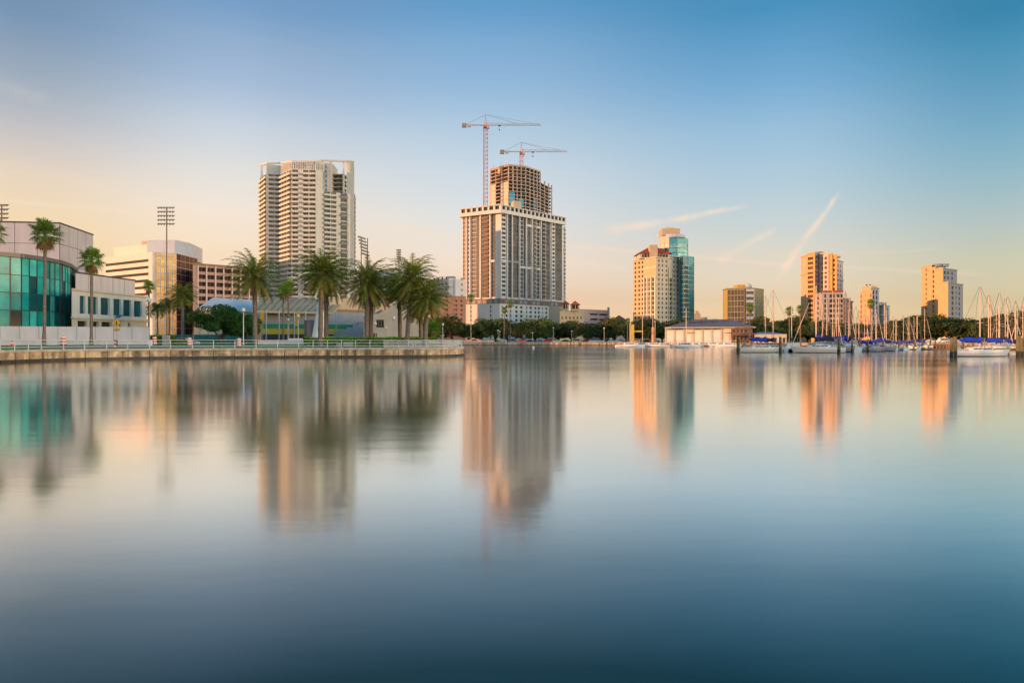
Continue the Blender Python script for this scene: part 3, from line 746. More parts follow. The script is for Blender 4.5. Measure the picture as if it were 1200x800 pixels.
# --- white hoarding
hw = [P(-80, 98), P(0, 101), P(90, 104), P(175.5, 107)]
t = thing('hoarding', (*hw[1], GZ), 'long white temporary hoarding of plain boards in front of the theatre', 'hoarding')
HB = mat('hoarding_board', (.66, .62, .64), .7, .05, .4, streak=.1)
for i in range(3):
    w = Wall(hw[i], hw[i+1]); n = round(w.L / 2.6)
    for k in range(n):
        b = MB(); w.box(b, w.L*k/n + .03, w.L*(k+1)/n - .03, -.06, 0, GZ + .04, Z(382.5, 103), HB); w.box(b, w.L*k/n - .04, w.L*k/n + .025, -.14, .03, GZ, Z(382.7, 103), GREY); b.build('board', t)
w = Wall(P(150, 110.5), P(176, 112)); 
# low concrete barriers
for i, (x0, x1, yt, d, lab) in enumerate(((-40, 66, 397.5, 92, 'long low pale road barrier in front of the hoarding at the left'), (68, 176, 398.5, 97, 'low pale road barrier in front of the hoarding below the crossing sign'), (300.5, 356, 399, 98, 'low pinkish white barrier left of the clipped hedge'), (337, 355, 396.4, 99.5, 'raised white box planter at the left end of the hedge'))):
    a, c = P(x0, d), P(x1, d + 1.5); w = Wall(a, c); z1 = Z(yt, d); b = MB(); n = max(1, round(w.L / 3))
    for k in range(n):
        u0, u1 = w.L*k/n + .02, w.L*(k+1)/n - .02
        pr = [(-.30, GZ - .02), (.30, GZ - .02), (.26, GZ + .2), (.12, GZ + .35), (.09, z1), (-.09, z1), (-.12, GZ + .35), (-.26, GZ + .2)]
        b.loft([[w.pt(u, o, z) for o, z in pr] for u in (u0, u1)], HB)
    b2 = tag(b.build('road_barrier', org=(*a, GZ)), lab, 'barrier')

# --- gold glass office
t, b, rep = building(P(179, 340), 'white office block with ribbon windows, gold glass corner and pale blue penthouse', 'office building')
pts = [P(123, 362), P(178.5, 338), P(207, 344), P(231.5, 366)]
zt = Z(295, 338); OW = mat('office_white', (.60, .55, .53), .6, .05)
w = Wall(pts[0], pts[1]); fl = 2.95 * 338 / 340 
facade(b, rep, w, GZ, zt, OW, [(.6, w.L - 3.4, [(zt - 4.7 - 3.42*i*.98, zt - 4.7 + 1.35 - 3.42*i*.98) for i in range(12)][::-1], G_DARK, METD, 5, 0)], .5)
w2 = Wall(pts[1], pts[2]); w3 = Wall(pts[2], pts[3])
nr = 13
for ww_, mm, nn in ((w2, G_GOLD, 6), (w3, G_BRN, 5)):
    cs = [(ww_.L*i/nn + .12 + (.9 if i == 0 and ww_ is w2 else 0), ww_.L*(i+1)/nn - .12, [(GZ + 4 + 3.42*j, GZ + 4 + 3.42*j + 3.1) for j in range(12)], mm, METD, 1, 1) for i in range(nn)]
    facade(b, rep, ww_, GZ, zt, OW if ww_ is w2 else PINK, cs, .12)
backshell(b, pts, GZ, zt, OW, 30)
b.build('wall', t); rep.flush()
ph = MB(); PB = mat('pale_blue_metal', (.40, .46, .55), .5, .08, .2)
pp = [P(172, 352), P(205, 350), P(223, 362)]
ph.prism([pp[0], pp[1], pp[2], (pp[2][0]-4, 385), (pp[0][0]-2, 385)], zt - .5, Z(281, 350), PB)
pp = [P(133.5, 368), P(173, 356)]; ph.prism([pp[0], pp[1], (pp[1][0], 384), (pp[0][0], 384)], zt - .5, Z(287.5, 360), OW)
ph.prism([P(166, 358), P(184, 354), (P(184, 354)[0], 366), (P(166, 358)[0], 366)], Z(287, 356), Z(282, 356), TAN)
ph.build('penthouse', t)

# --- pink parking garage
t, b, rep = building(P(232, 335), 'pink parking garage with dark open bays behind the gold-glass office', 'parking garage')
pts = [P(226, 330), P(302, 352)]; w = Wall(*pts); zt = Z(310.5, 332)
cs = [(w.U(a) , w.U(a) + 3.4, [(zt - 3.1 - 3.55*j, zt - 1.0 - 3.55*j) for j in range(9)][::-1], VOID, PINK, 1, 0) for a in (233, 243, 253.5, 263, 273, 283, 293)]
facade(b, rep, w, GZ, zt, PINK, cs, 1.2); backshell(b, pts, GZ, zt, PINK, 30)
for c in cs: w.box(b, c[0] - .75, c[0] - .1, 0, .35, GZ, zt, mat('pink_pier', (.62, .46, .42), .8, .05))
w.box(b, 0, w.L, -.3, .5, zt, zt + .8, BROWN)
b.build('wall', t); rep.flush()

# --- pale blue roofed building beside the stadium
t, b, rep = building(P(250, 165), 'low building with pale blue metal roof behind the dark round tree', 'building')
a, c = P(232, 160), P(297, 176); z0, z1 = Z(361, 160), Z(346, 160)
b.prism([a, c, (c[0], 195), (a[0], 195)], GZ, z0, CREAM)
b.poly([(*a, z0), (*c, z0), (c[0], c[1] + 8, z1 + .2), (a[0], a[1] + 8, z1)], PB); b.poly([(a[0], a[1] + 8, z1), (c[0], c[1] + 8, z1 + .2), (c[0], 195, z1), (a[0], 195, z1)], PB)
w = Wall(a, c); w.box(b, 0, w.L, -.2, .3, z0 - .3, z0 + .1, WHITE)
facade(b, rep, Wall((a[0], a[1]-.05), (c[0], c[1]-.05)), GZ, z0 - .4, TAN, [(u, v, [(GZ + 2.6, GZ + 4.6)], G_TEAL, METD, 1, 0) for u, v in even(.5, w.L - .5, 6, 1.9)], .3)
b.build('wall', t); rep.flush()
# teal fence of the stadium lot
t = thing('fence', (*P(235, 150), GZ), 'teal screened fence beneath the dark round tree', 'fence')
w = Wall(P(196, 148), P(300, 152)); b = MB(); TEALF = mat('teal_screen', (.015, .12, .13), .8, .2)
w.box(b, 0, w.L, -.02, .02, GZ + .1, GZ + 2.3, TEALF); b.build('screen', t)
for i in range(12):
    b = MB(); p = w.pt(w.L * i / 11, .06, GZ); b.cyl(p, (p[0], p[1], GZ + 2.5), .05, .05, METD, 6); b.build('post', t)

# --- stadium
t, b, rep = building(P(340, 165), 'stadium grandstand with long sloping beige roof and green and yellow banded wall', 'stadium', 'stadium')
SC = mat('stadium_roof', (.46, .36, .23), .97, .1, .2, streak=.1); SG = mat('stadium_wall', (.33, .32, .32), .8, .1)
a, c = P(296, 158), P(392, 168)
rf = MB(); z0, z1 = Z(364.5, 160), Z(347.5, 166)
rf.loft([[(a[0]+.5, a[1]-2, z0), (c[0], c[1]-2, z0), (c[0], c[1]-2, z0-.5), (a[0]+.5, a[1]-2, z0-.5)], [(a[0]-2.2, a[1]+12, z1), (c[0], c[1]+12, z1), (c[0], c[1]+12, z1-.5), (a[0]-2.2, a[1]+12, z1-.5)]], SC)
for k in range(1, 13):
    u = k / 13; xa, ya = a[0] + .5 + (c[0] - a[0] - .5) * u, a[1] - 2 + (c[1] - a[1]) * u; xb, yb_ = a[0] - 2.2 + (c[0] - a[0] + 2.2) * u, a[1] + 12 + (c[1] - a[1]) * u
    rf.loft([[(xa - .09, ya, z0 + .01), (xa + .09, ya, z0 + .01), (xa + .09, ya, z0 + .16), (xa - .09, ya, z0 + .16)], [(xb - .09, yb_, z1 + .01), (xb + .09, yb_, z1 + .01), (xb + .09, yb_, z1 + .16), (xb - .09, yb_, z1 + .16)]], CONCD)
rf.build('roof', t)
w = Wall((a[0]+1, a[1]+3), (c[0]+16, c[1]+4)); 
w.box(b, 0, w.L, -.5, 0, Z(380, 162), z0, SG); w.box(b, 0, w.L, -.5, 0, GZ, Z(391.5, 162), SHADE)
b.build('wall', t)
q = MB(); w.box(q, 0, w.L, -.5, .06, Z(385, 162), Z(379.5, 162), mat('green_band', (.02, .22, .12), .7, .1)); q.build('green_band', t)
q = MB(); w.box(q, 0, w.L, -.5, .08, Z(391.5, 162), Z(385, 162), mat('yellow_band', (.62, .36, .03), .7, .1)); q.build('yellow_band', t)
for i, px in enumerate((312, 327, 345, 358, 377, 394)):
    q = MB(); p = P(px, 156 + i); q.cyl((*p, GZ), (*p, z0), .16, .16, METG, 6); q.build('column', t)
# right stand: tan canopy, dark ledge, raked seating
st = MB(); a2, c2 = P(386, 172), P(436, 182)
st.prism([a2, c2, (c2[0], 200), (a2[0], 200)], Z(363, 172), Z(350, 176), TAN); 
w = Wall((a2[0], a2[1]-.3), (c2[0], c2[1]-.3)); w.box(st, 0, w.L, -.2, .4, Z(365.5, 172), Z(362, 172), BROWN); w.box(st, 0, w.L, -.4, .1, Z(372, 172), Z(365.6, 172), CREAM)
st.build('press_box', t)
ra = MB(); 
for k in range(9): ra.box(a2[0] + 1.2*k, c2[0] + 5, 158 + k*1.4, 172, GZ + .7*k, GZ + .7*(k+1), SG)
ra.build('raked_stand', t)
for nm, px, m in (('banner', 305, (.62, .36, .03)), ('banner', 347, (.62, .33, .05))):
    q = MB(); x, y = P(px, 150); z = Z(382, 150); q.loft([[(x - .4, y, z), (x + .4, y, z), (x + .4, y + .05, z), (x - .4, y + .05, z)], [(x + .1, y, z + 3), (x + 1.0, y, z + 3), (x + 1.0, y + .05, z + 3), (x + .1, y + .05, z + 3)]], mat('banner_yellow', (.62, .34, .04), .7)); q.cyl((x + .5, y + .1, GZ), (x + .5, y + .1, z + 3.2), .05, .05, METG, 6)
    tag(q.build('banner', org=(x, y, GZ)), 'yellow vertical banner at the ' + ('left end of the stadium stand' if px == 305 else 'middle of the stadium stand'), 'banner')
t = thing('kiosk', (*P(361, 140), GZ), 'dark tall gate kiosk between the banner and the white spire', 'kiosk')
x, y = P(356.5, 140); x2, _ = P(367, 140); q = MB(); q.box(x, x2, y, y + 2.5, GZ, Z(375, 140), mat('kiosk_wall', (.10, .09, .11), .7, .2)); q.build('wall', t)
q = MB(); q.box(x + .5, x2 - .45, y - .04, y + .0, GZ + .2, Z(377, 140), G_BLUE); q.build('door', t)
# white conical tent spire
t = thing('tent_spire', (*P(375.5, 118), GZ), 'tall white canvas cone rising behind the pair of date palms', 'canopy')
x, y = P(375, 118); zz = Z(343, 118); q = MB()
CAN = mat('white_canvas', (.93, .93, .93), .9, .04, .6)
q.loft([[(x + r*1.12*math.cos(a*math.pi/10) * 1.0, y + r*math.sin(a*math.pi/10) * (.8 if a % 2 else 1), GZ + (zz - GZ) * h) for a in range(20)] for h, r in ((0, 1.55), (.15, 1.3), (.35, .98), (.55, .70), (.75, .42), (.9, .22), (1, .05))], CAN)
q.build('canvas', t, smooth=True); q = MB(); q.cyl((x, y, zz - .4), (x, y, zz + .6), .04, .03, METG); q.build('mast_tip', t)
# sloping concrete wing
t, b, rep = building(P(450, 140), 'grey concrete building wing with a sloping parapet behind the paired date palms', 'building')
a, c = P(428, 136), P(468, 140); w = Wall(a, c); zl, zh = Z(374, 136), Z(354.5, 140)
ww0, ww1 = w.U(441), w.U(450); zA, zB = Z(384, 138), Z(374.5, 138)
zs = lambda u: zl + (zh - zl) * (u / w.L) ** 1.3
us = [0, ww0, ww1] + [ww1 + (w.L - ww1) * i / 4 for i in range(1, 5)]
CG = mat('sloping_wing_concrete', (.36, .33, .30), .85, .08, .4, streak=.12)
for u0_, u1_ in zip(us[:-1], us[1:]):
    if u0_ == ww0:
        b.poly([w.pt(u0_, 0, GZ), w.pt(u1_, 0, GZ), w.pt(u1_, 0, zA), w.pt(u0_, 0, zA)], CG); b.poly([w.pt(u0_, 0, zB), w.pt(u1_, 0, zB), w.pt(u1_, 0, zs(u1_)), w.pt(u0_, 0, zs(u0_))], CG)
    else: b.poly([w.pt(u0_, 0, GZ), w.pt(u1_, 0, GZ), w.pt(u1_, 0, zs(u1_)), w.pt(u0_, 0, zs(u0_))], CG)
    b.loft([[w.pt(u, .12, zs(u) - .3), w.pt(u, .12, zs(u) + .2), w.pt(u, -.5, zs(u) + .2), w.pt(u, -.5, zs(u) - .3)] for u in (u0_, u1_)], CONC)
b.prism([(c[0], c[1]), (c[0] + 1.2, c[1] + 22), (c[0] - 9, 162), (c[0] - 1, c[1] + .4)], GZ, [zh, zh - 1, zh - 1, zh], CG)
rep.add('window', (round(ww1-ww0,2), round(zB-zA,2), 'wing'), window_mb(ww1-ww0, zB-zA, VOID, METD, 2, 0), w.pt(ww0, -.2, zA), w.ang, 1)
w.box(b, ww0 - .1, ww1 + .1, -.1, .2, zA - .25, zA, CONC)
for pa in (430.5, 434.5): w.box(b, w.U(pa), w.U(pa) + 1.3, -.1, .01, GZ, GZ + 2.5, SHADE)
b.build('wall', t); rep.flush()
q = MB(); a, c = P(455, 150), P(468, 152); q.prism([a, c, (c[0], 158), (a[0], 158)], GZ, [Z(358, 150), Z(349, 150), Z(349, 150), Z(358, 150)], mat('white_shell', (.7,.72,.75), .6)); tag(q.build('roof_monitor', org=(*a, GZ)), 'white slanted roof block peeking above the sloping concrete wing', 'building')

# --- white and blue clinic, salmon garage
t, b, rep = building(P(530, 430), 'white block with blue glass stair strip between the corner palms and the tall tower', 'building')
pts = [P(506, 432), P(526, 422), P(545, 432)]; zt = Z(326.5, 425)
w = Wall(pts[0], pts[1]); facade(b, rep, w, GZ, zt, OW, [(u, v, rows(GZ + 4, 11, 3.5, 1.4), G_BRN, METD, 1, 0) for u, v in even(.5, w.L - .5, 4, 1.4)], .3)
w = Wall(pts[1], pts[2]); facade(b, rep, w, GZ, zt, GREYL, [(.3, 2.2, rows(GZ + 2, 10, 3.7, 3.3), G_BLUE, METD, 0, 1), (w.L - 3.6, w.L - 2, rows(GZ + 4, 11, 3.5, 1.5), G_BLUE, METD, 0, 0)], .2)
w.box(b, 3.2, 5.2, 0, .3, GZ, zt - .5, mat('blue_panel', (.17, .28, .46), .5, .1))
backshell(b, pts, GZ, zt, OW, 15); b.prism([P(523, 426), P(533, 426), (P(533,426)[0], 434), (P(523,426)[0], 434)], zt - .2, zt + 1.6, GREY); b.build('wall', t); rep.flush()
t, b, rep = building(P(530, 395), 'salmon brick garage with dark open slots behind the oaks', 'parking garage')
pts = [P(515, 388), P(546, 398)]; w = Wall(*pts); zt = Z(347.5, 392); 
facade(b, rep, w, GZ, zt, BRICK, [(w.U(530), w.U(535.5), rows(zt - 21.2 + .1, 8, 2.6, 1.15), G_DARK, METD, 1, 0), (w.U(539.5), w.U(542), rows(zt - 21.2 + .1, 8, 2.6, 1.15), G_DARK, METD, 0, 0), (w.U(519), w.U(525), rows(zt - 21.2 + .1, 8, 2.6, 1.15), G_DARK, METD, 1, 0)], .8)
backshell(b, pts, GZ, zt, BRICK, 20); w.box(b, 0, w.L, -.3, .15, zt, zt + .5, BROWN); b.build('wall', t); rep.flush()
t, b, rep = building(P(455, 330), 'white low apartment house with pink balconies glimpsed between the date palms', 'building')
pts = [P(430, 420), P(466, 420)]; w = Wall(*pts); facade(b, rep, w, GZ, Z(318, 420), GREYL, [(u, v, rows(GZ+4, 10, 3.6, 1.5), G_BLUE, METD, 1, 0) for u, v in even(0, w.L, 6, 1.8)], .3); backshell(b, pts, GZ, Z(318, 420), GREYL, 15); b.build('wall', t); rep.flush()
t, b, rep = building(P(455, 300), 'small pink walled house with striped upper floor behind the white slanted roof block', 'building')
pts = [P(452, 300), P(468, 300)]; w = Wall(*pts); facade(b, rep, w, GZ, Z(343, 300), PINK, [(.4, w.L - .4, rows(GZ+3, 6, 3.1, 1.2), G_BRN, METD, 3, 0)], .4); backshell(b, pts, GZ, Z(343, 300), PINK, 12); b.build('wall', t); rep.flush()

# --- curved ivory condominium tower
t, b, rep = building(P(350, 395), 'tall ivory condominium tower with stacked balconies and open roof frame', 'apartment tower')
Apts = [P(304, 416), P(312.5, 401), P(328.5, 404), P(341.5, 392), P(370, 393), P(378, 396), P(409, 404), P(413.5, 408)]
zt = Z(200.5, 395); fl = 2.72; nfl = int((zt - GZ) / fl); z0 = zt - nfl * fl
zR = Z(188.5, 395)
G_WARM = glass('balcony_recess_glass', (.05, .05, .05), .2, 0, .4, .3, 1.4)
# (wall index, px a, px b, kind)
W_ = [Wall(Apts[i], Apts[i+1]) for i in range(7)]
def bay(w, ua, ub, zz1, out, kind, step=1):
    """recessed dark band with projecting balcony per floor"""
    L = round(ub - ua, 2)
    n = int((zz1 - GZ) / fl)
    for k in range(n):
        z = zz1 - (k + 1) * fl
        if k % step == 0:
            rep.add('balcony', (L, out, kind, step), slab_mb(L, out, .22, IVORY, IVORY if kind == 'solid' else G_GREY, .98), w.pt(ua, -.02, z), w.ang, 10 + z * 1e-3 + L * .1)
        rep.add('window', (round(L - .4, 2), 2.2, 'A' + kind), window_mb(L - .4, 2.2, G_WARM, IVORY, max(1, int(L / 2.2)), 0), w.pt(ua + .2, -.55, z + .25), w.ang, L)
BAYS = [(0, .25, W_[0].L - .3, 'solid', 1.0, zt), (1, 1.0, W_[1].L - .2, 'solid', 1.1, zt), (2, .2, W_[2].L - .1, 'solid', 1.3, zt - 0), (3, .2, W_[3].U(349.5), 'solid', 1.2, zt), (3, W_[3].U(355), W_[3].L - .2, 'solid', 1.25, zt),
        (5, W_[5].U(379.5), W_[5].U(394), 'solid', 1.5, Z(225.5, 400)), (5, W_[5].U(399), W_[5].U(407), 'glassy', 1.3, Z(225.5, 400))]
for wi, ua, ub, kind, out, top in BAYS: bay(W_[wi], ua, ub, top, out, kind, 2 if (kind == 'glassy') else 1)
for i, w in enumerate(W_):
    ztop = zt if i < 5 else Z(225.5, 400)
    bs = sorted([(x[1], x[2]) for x in BAYS if x[0] == i]); u = 0
    for ua, ub in bs:
        b.poly([w.pt(u, 0, GZ), w.pt(ua, 0, GZ), w.pt(ua, 0, ztop), w.pt(u, 0, ztop)], IVORY)
        b.poly([w.pt(ua, 0, GZ), w.pt(ua, -.6, GZ), w.pt(ua, -.6, ztop), w.pt(ua, 0, ztop)], IVORY); b.poly([w.pt(ub, -.6, GZ), w.pt(ub, 0, GZ), w.pt(ub, 0, ztop), w.pt(ub, -.6, ztop)], IVORY)
        b.poly([w.pt(ua, -.6, GZ), w.pt(ub, -.6, GZ), w.pt(ub, -.6, ztop), w.pt(ua, -.6, ztop)], IVORY); u = ub
    b.poly([w.pt(u, 0, GZ), w.pt(w.L, 0, GZ), w.pt(w.L, 0, ztop), w.pt(u, 0, ztop)], IVORY)
# low roof right part, tall roof left part
backshell(b, Apts[:6], GZ, zt, IVORY, 18); backshell(b, Apts[5:], GZ, Z(225.5, 400), IVORY, 17)
# stepped set-back tower behind the open frame
x0 = P(371.5, 402)[0]; x1 = P(389, 404)[0]
b.prism([(x0, 402), (x1, 404), (x1, 418), (x0, 418)], Z(226, 400), Z(191, 403), IVORY)
ww_ = Wall((x0, 401.95), (x1, 403.95))
for k in range(6):
    rep.add('window', (1.1, 2.0, 'Aup'), window_mb(1.1, 2.0, G_BLUE, IVORY, 0, 0), ww_.pt(4.6, .03, Z(224, 400) + k*2.72 + .3), ww_.ang, .5)
b.build('wall', t); rep.flush(90)
fr = MB()   # roof frame: posts and curved beam
zb0 = zR - .9
tp = [P(305, 414), P(312.5, 401), P(328.5, 404), P(341.5, 392), P(370, 393), P(378, 396), P(409, 404), P(413, 408)]
zz = [Z(192.5,414), Z(190.5, 401), Z(190, 404), Z(188.5, 392), Z(188, 393), Z(187, 396), Z(188, 404), Z(188.5, 408)]
for i in range(7):
    a, c = tp[i], tp[i+1]; q0, q1 = offs([a, c], .8)
    fr.loft([[(*a, zz[i]), (*a, zz[i]-.9), (*q0, zz[i]-.9), (*q0, zz[i])], [(*c, zz[i+1]), (*c, zz[i+1]-.9), (*q1, zz[i+1]-.9), (*q1, zz[i+1])]], IVORY)
fr.build('roof_beam', t)
pr = (P(305, 414), P(312.5, 401.2))
for p, wd, base in ((P(306.3, 413), .9, GZ), (P(313.5, 402), 1.1, GZ), (P(377.5, 396.5), 1.4, zt), (P(387.5, 399), .9, Z(226, 400)), (P(402.5, 403), .8, Z(226, 400)), (P(410.5, 405.5), 4.4, GZ)):
    q = MB(); q.box(p[0] - wd/2, p[0] + wd/2, p[1] - .3, p[1] + 1.0, base, Z(193 if p[0] < -140 else 188.6, p[1]) - .1, IVORY); q.build('column', t)
q = MB()   # screen of thin posts round the roof terrace
for i in (1, 2, 3, 4):
    w = W_[i]; n = int(w.L / 1.0)
    if i == 1: w.box(q, 0, w.L, -.5, -.2, zt, zz[1] - .9, IVORY); continue
    for k in range(n): w.box(q, k * 1.0, k * 1.0 + .42, -.35, -.05, zt, zR - .3, IVORY)
    w.box(q, 0, w.L, -.5, .1, zt, zt + .5, IVORY)
    w.box(q, 0, w.L, -3.2, -3.0, zt, zR - .5, GREYL)
q.build('roof_screen', t)
q = MB()   # slabs of the set-back terrace floors seen through the frame
for k in range(5): q.box(P(390, 408)[0], P(405 - (k % 2), 408)[0], 404.5, 416, Z(225 - 5.0*k, 405), Z(225 - 5.0*k, 405) + .5, CONC)
q.box(P(393.5, 408)[0], P(396.5, 408)[0], 409, 412, Z(225, 405), Z(205, 405), CONC); q.build('terrace_slab', t)['kind'] = 'stuff'
e = Wall(P(412.8, 407), P(414.2, 424))
for k in range(31):
    z = Z(228, 405) - k * fl; rep.add('side_balcony', (14,), slab_mb(14, 1.5, .2, IVORY, G_GREY, 1.0), e.pt(1.0, 0, z), e.ang, z)
e.box(b, 0, 1, 0, .1, GZ, GZ+.1, IVORY)
rep.e = {'side_balcony': rep.e['side_balcony']}; rep.flush()

# --- central tower with podium
t, b, rep = building(P(587, 480), 'broad tower with striped glass bays, white cornice and white podium, under the cranes', 'apartment tower')
A, K, B_ = P(542, 496), P(587, 480), P(660, 529)
L_, R_ = Wall(A, K), Wall(K, B_); zt = Z(249.5, 480); zb = Z(352, 480); SGR = mat('strip_frame_grey', (.12, .125, .135), .6, .1); BW = mat('tower_white', (.60, .58, .56), .65, .06, .3, streak=.06)
fl = 3.1; nf = int((zt - zb) / fl); r0 = zt - nf * fl
def strips(w, spec):
    cols = []
    for (pa, pb, kind) in spec:
        ua, ub = w.U(pa), w.U(pb)
        if kind == 'win': cols.append((ua, ub, [(r0 + k*fl + .7, r0 + k*fl + 2.5) for k in range(nf)], G_DARK, BW, 1, 0))
        elif kind == 'dark': cols.append((ua, ub, [(r0 + k*fl + .25, r0 + k*fl + 3.0) for k in range(nf)], G_DARK, BW, 1, 0))
        elif kind == 'brown': cols.append((ua, ub, [(r0 + k*fl + .25, r0 + k*fl + 3.0) for k in range(nf)], G_BRN, BW, 2, 0))
        elif kind == 'blue': cols.append((ua, ub, [(r0 + k*fl + .06, r0 + k*fl + 3.04) for k in range(nf)], G_DARK, SGR, 1, 0))
        elif kind == 'grey': cols.append((ua, ub, [(r0 + k*fl + .03, r0 + k*fl + 3.07) for k in range(nf)], G_SMOKE, SGR, 1, 0))
    return cols
cl = strips(L_, [(542.6, 545.8, 'brown'), (548.4, 550, 'win'), (552.8, 557.8, 'brown'), (558.2, 561.8, 'grey'), (565.3, 573.6, 'brown'), (575.8, 580.8, 'grey')])
cr_ = strips(R_, [(588, 592.4, 'win'), (595, 599, 'grey'), (600.2, 607.6, 'grey'), (609, 613, 'dark'), (613.4, 615.5, 'grey'), (617, 622, 'grey'), (624.5, 628, 'grey'), (628.6, 632.2, 'dark'), (634.5, 639, 'blue'), (639.4, 644.4, 'grey'), (647.2, 650, 'win'), (650.6, 658.5, 'grey')])
facade(b, rep, L_, zb - 4, zt, BW, cl, .45); facade(b, rep, R_, zb - 4, zt, BW, cr_, .45)
for w, L in ((L_, (547, 551.2, 563.5, 574.8)), (R_, (593.7, 599.6, 608.3, 616.2, 623.2, 633.3, 645.8))):
    for px in L: w.box(b, w.U(px) - .45, w.U(px) + .45, 0, .9, zb - 4, zt, BW)
backshell(b, [A, K, B_], GZ, zt, BW, 30)
# balconies on the right bay
for k in range(nf):
    z = r0 + k * fl
    rep.add('balcony', (3.4, 'B'), slab_mb(3.4, 1.3, .22, BW, G_GREY, .9), R_.pt(R_.U(624.2), 0, z), R_.ang, z); rep.add('balcony', (4.6, 'B2'), slab_mb(4.6, 1.2, .22, BW, G_GREY, .9), R_.pt(R_.U(634.6), 0, z), R_.ang, z - 200)
    rep.add('balcony', (5.4, 'B3'), slab_mb(5.0, 1.0, .2, BROWN, G_BRN, .9), L_.pt(L_.U(565.4), 0, z), L_.ang, z - 100)
    e = Wall(B_, (B_[0] + 2.5, B_[1] + 22)); rep.add('side_balcony', (9,), slab_mb(9, 1.6, .22, BW, BW, .9), e.pt(3, 0, z), e.ang, z)
# white spandrel breaks where panels are being fitted
for pa, pb, k in ((617, 633, 17), (588, 607.5, 8), (609, 633, 7), (574.8, 583, 8), (593.5, 607.5, 8)):
    w = R_ if pa > 586 else L_; w.box(b, w.U(pa), w.U(pb), 0, .5, r0 + k*fl - .2, r0 + k*fl + 1.5, BW)
# cornice with openings
cA, cK, cB = P(538.5, 494), P(587, 477), P(663.5, 529)
for w, n in ((Wall(cA, cK), 7), (Wall(cK, cB), 16)):
    zz0, zz1 = zt - .1, Z(240, 478)
    facade(b, rep, w, zz0, zz1, BW, [(u, v, [(zz0 + 2.3, zz0 + 5.0)], G_DARK, BW, 0, 0) for u, v in even(.8, w.L - .8, n, (w.L / n) * .68)], 1.2)
b.prism([cA, cK, cB, (cB[0] - 20, cB[1] + 25), (cA[0] + 5, cA[1] + 25)], zt - .35, zt - .12, BW); b.prism([cA, cK, cB, (cB[0] - 20, cB[1] + 25), (cA[0] + 5, cA[1] + 25)], Z(240, 478) - .5, Z(240, 478) + .3, BW)
b.prism([(p[0], p[1]) for p in (P(602, 489), P(611, 495), (P(611, 495)[0] - 2, 505), (P(602, 489)[0] - 2, 500))], Z(240, 478), Z(235, 490), TAN)
b.build('wall', t); rep.flush(100)
# podium
pb_ = MB(); rep = Rep(t); a, k_, c, c2 = P(541.5, 484), P(585.5, 470), P(643, 505), P(657.5, 516); zp = Z(355.5, 470); PW = mat('podium_white', (.66, .62, .59), .75, .05, .2, streak=.05)
wl, wr, w3 = Wall(a, k_), Wall(k_, c), Wall(c, c2)
rw = [(zp - 2.9 - 3.05*j, zp - 1.2 - 3.05*j) for j in range(8)][::-1]
facade(pb_, rep, wl, GZ, zp, PW, [(wl.U(p), wl.U(p) + 1.15, rw, G_DARK, METD, 0, 0) for p in (551, 574)], .6)
facade(pb_, rep, wr, GZ, zp, PW, [(wr.U(p), wr.U(p) + w_, rw, G_DARK, METD, 0, 0) for p, w_ in ((588, 1), (592.4, 2.1), (598, 1), (604, 2.1), (609.6, 2.3), (616.6, 1.1), (620.6, 2.3), (626.2, 2.0), (630.2, 2.2), (635.4, 1.1), (639, 2.2))], .6)
facade(pb_, rep, w3, GZ, zp, mat('podium_brown', (.33, .27, .24), .8, .1), [], .3)
pb_.prism([a, k_, c, c2, (c2[0], c2[1] + 8), (a[0], a[1] + 12)], zp - .3, zp - .05, PW)
PBR = mat('podium_parapet', (.20, .15, .14), .8, .2, 1.5)
for w, o in ((Wall(P(546, 489), P(586.5, 475)), 0), (Wall(P(586.5, 475), P(640, 508)), 0), (Wall(P(640, 508), P(659, 521)), 0)):
    w.box(pb_, 0, w.L, -1, .0, zp, zp + 3.8, PBR)
    for i in range(int(w.L / 4.5)): w.box(pb_, 1 + i*4.5, 3.4 + i*4.5, 0, .12, zp + .8, zp + 2.8, GREY if i % 3 else BROWN)
pb_.build('podium', t); rep.flush(100)

# unfinished crown on the tower: slabs, columns, core walls
t, b, rep = building(P(595, 508), 'unfinished concrete frame of open floors topping the central tower', 'construction frame', 'concrete_frame')
ORC = mat('raw_concrete', (.58, .44, .34), .9, .25, .8, streak=.3); ORD_ = mat('raw_slab_edge', (.50, .41, .36), .9, .25, .8)
cc = [P(574, 522), P(596, 506), P(617, 511), P(633, 525), P(646.5, 546)]; zc0 = Z(243, 500); ztop = Z(194, 506); nf2 = 12; st = (ztop - zc0) / nf2
for k in range(nf2 + 1):
    z = zc0 + k * st; q = MB()
    pl_ = [cc[0], cc[1], cc[2], cc[3]] + ([cc[4]] if k < nf2 - 2 else []) + ([(cc[4][0] - 8, 566)] if k < nf2 - 2 else [(cc[3][0] - 2, 552)]) + [(cc[0][0] + 4, 548)]
    q.prism(pl_, z - .22, z + .22, ORD_); q.build('floor_slab', t)
def on(i, u): return lineof(cc[i], cc[i+1], u)
for i, us_ in ((0, (0.02, .3, .62, .97)), (1, (.22, .45, .68, .93)), (2, (.22, .5, .75, .98)), (3, (.35, .7, .97))):
    for u in us_:
        p = on(i, u); q = MB(); top = ztop - (2 * st if i == 3 else 0)
        x, y = p[0] + .3, p[1] + 1.0; q.box(x - .45, x + .45, y - .45, y + .45, zc0, top, ORC); q.build('column', t)
q = MB(); w = Wall(cc[0], cc[1])
w.box(q, .6, 6.6, -.5, -.12, zc0, Z(215, 515), CREAM); w.box(q, 12.2, w.L - .6, -.5, -.12, zc0, Z(213, 508), CREAM); w.box(q, 9.0, 12.2, -.5, -.25, Z(201, 508), ztop - .3, ORC)
q.build('wall_panel', t)
q = MB()
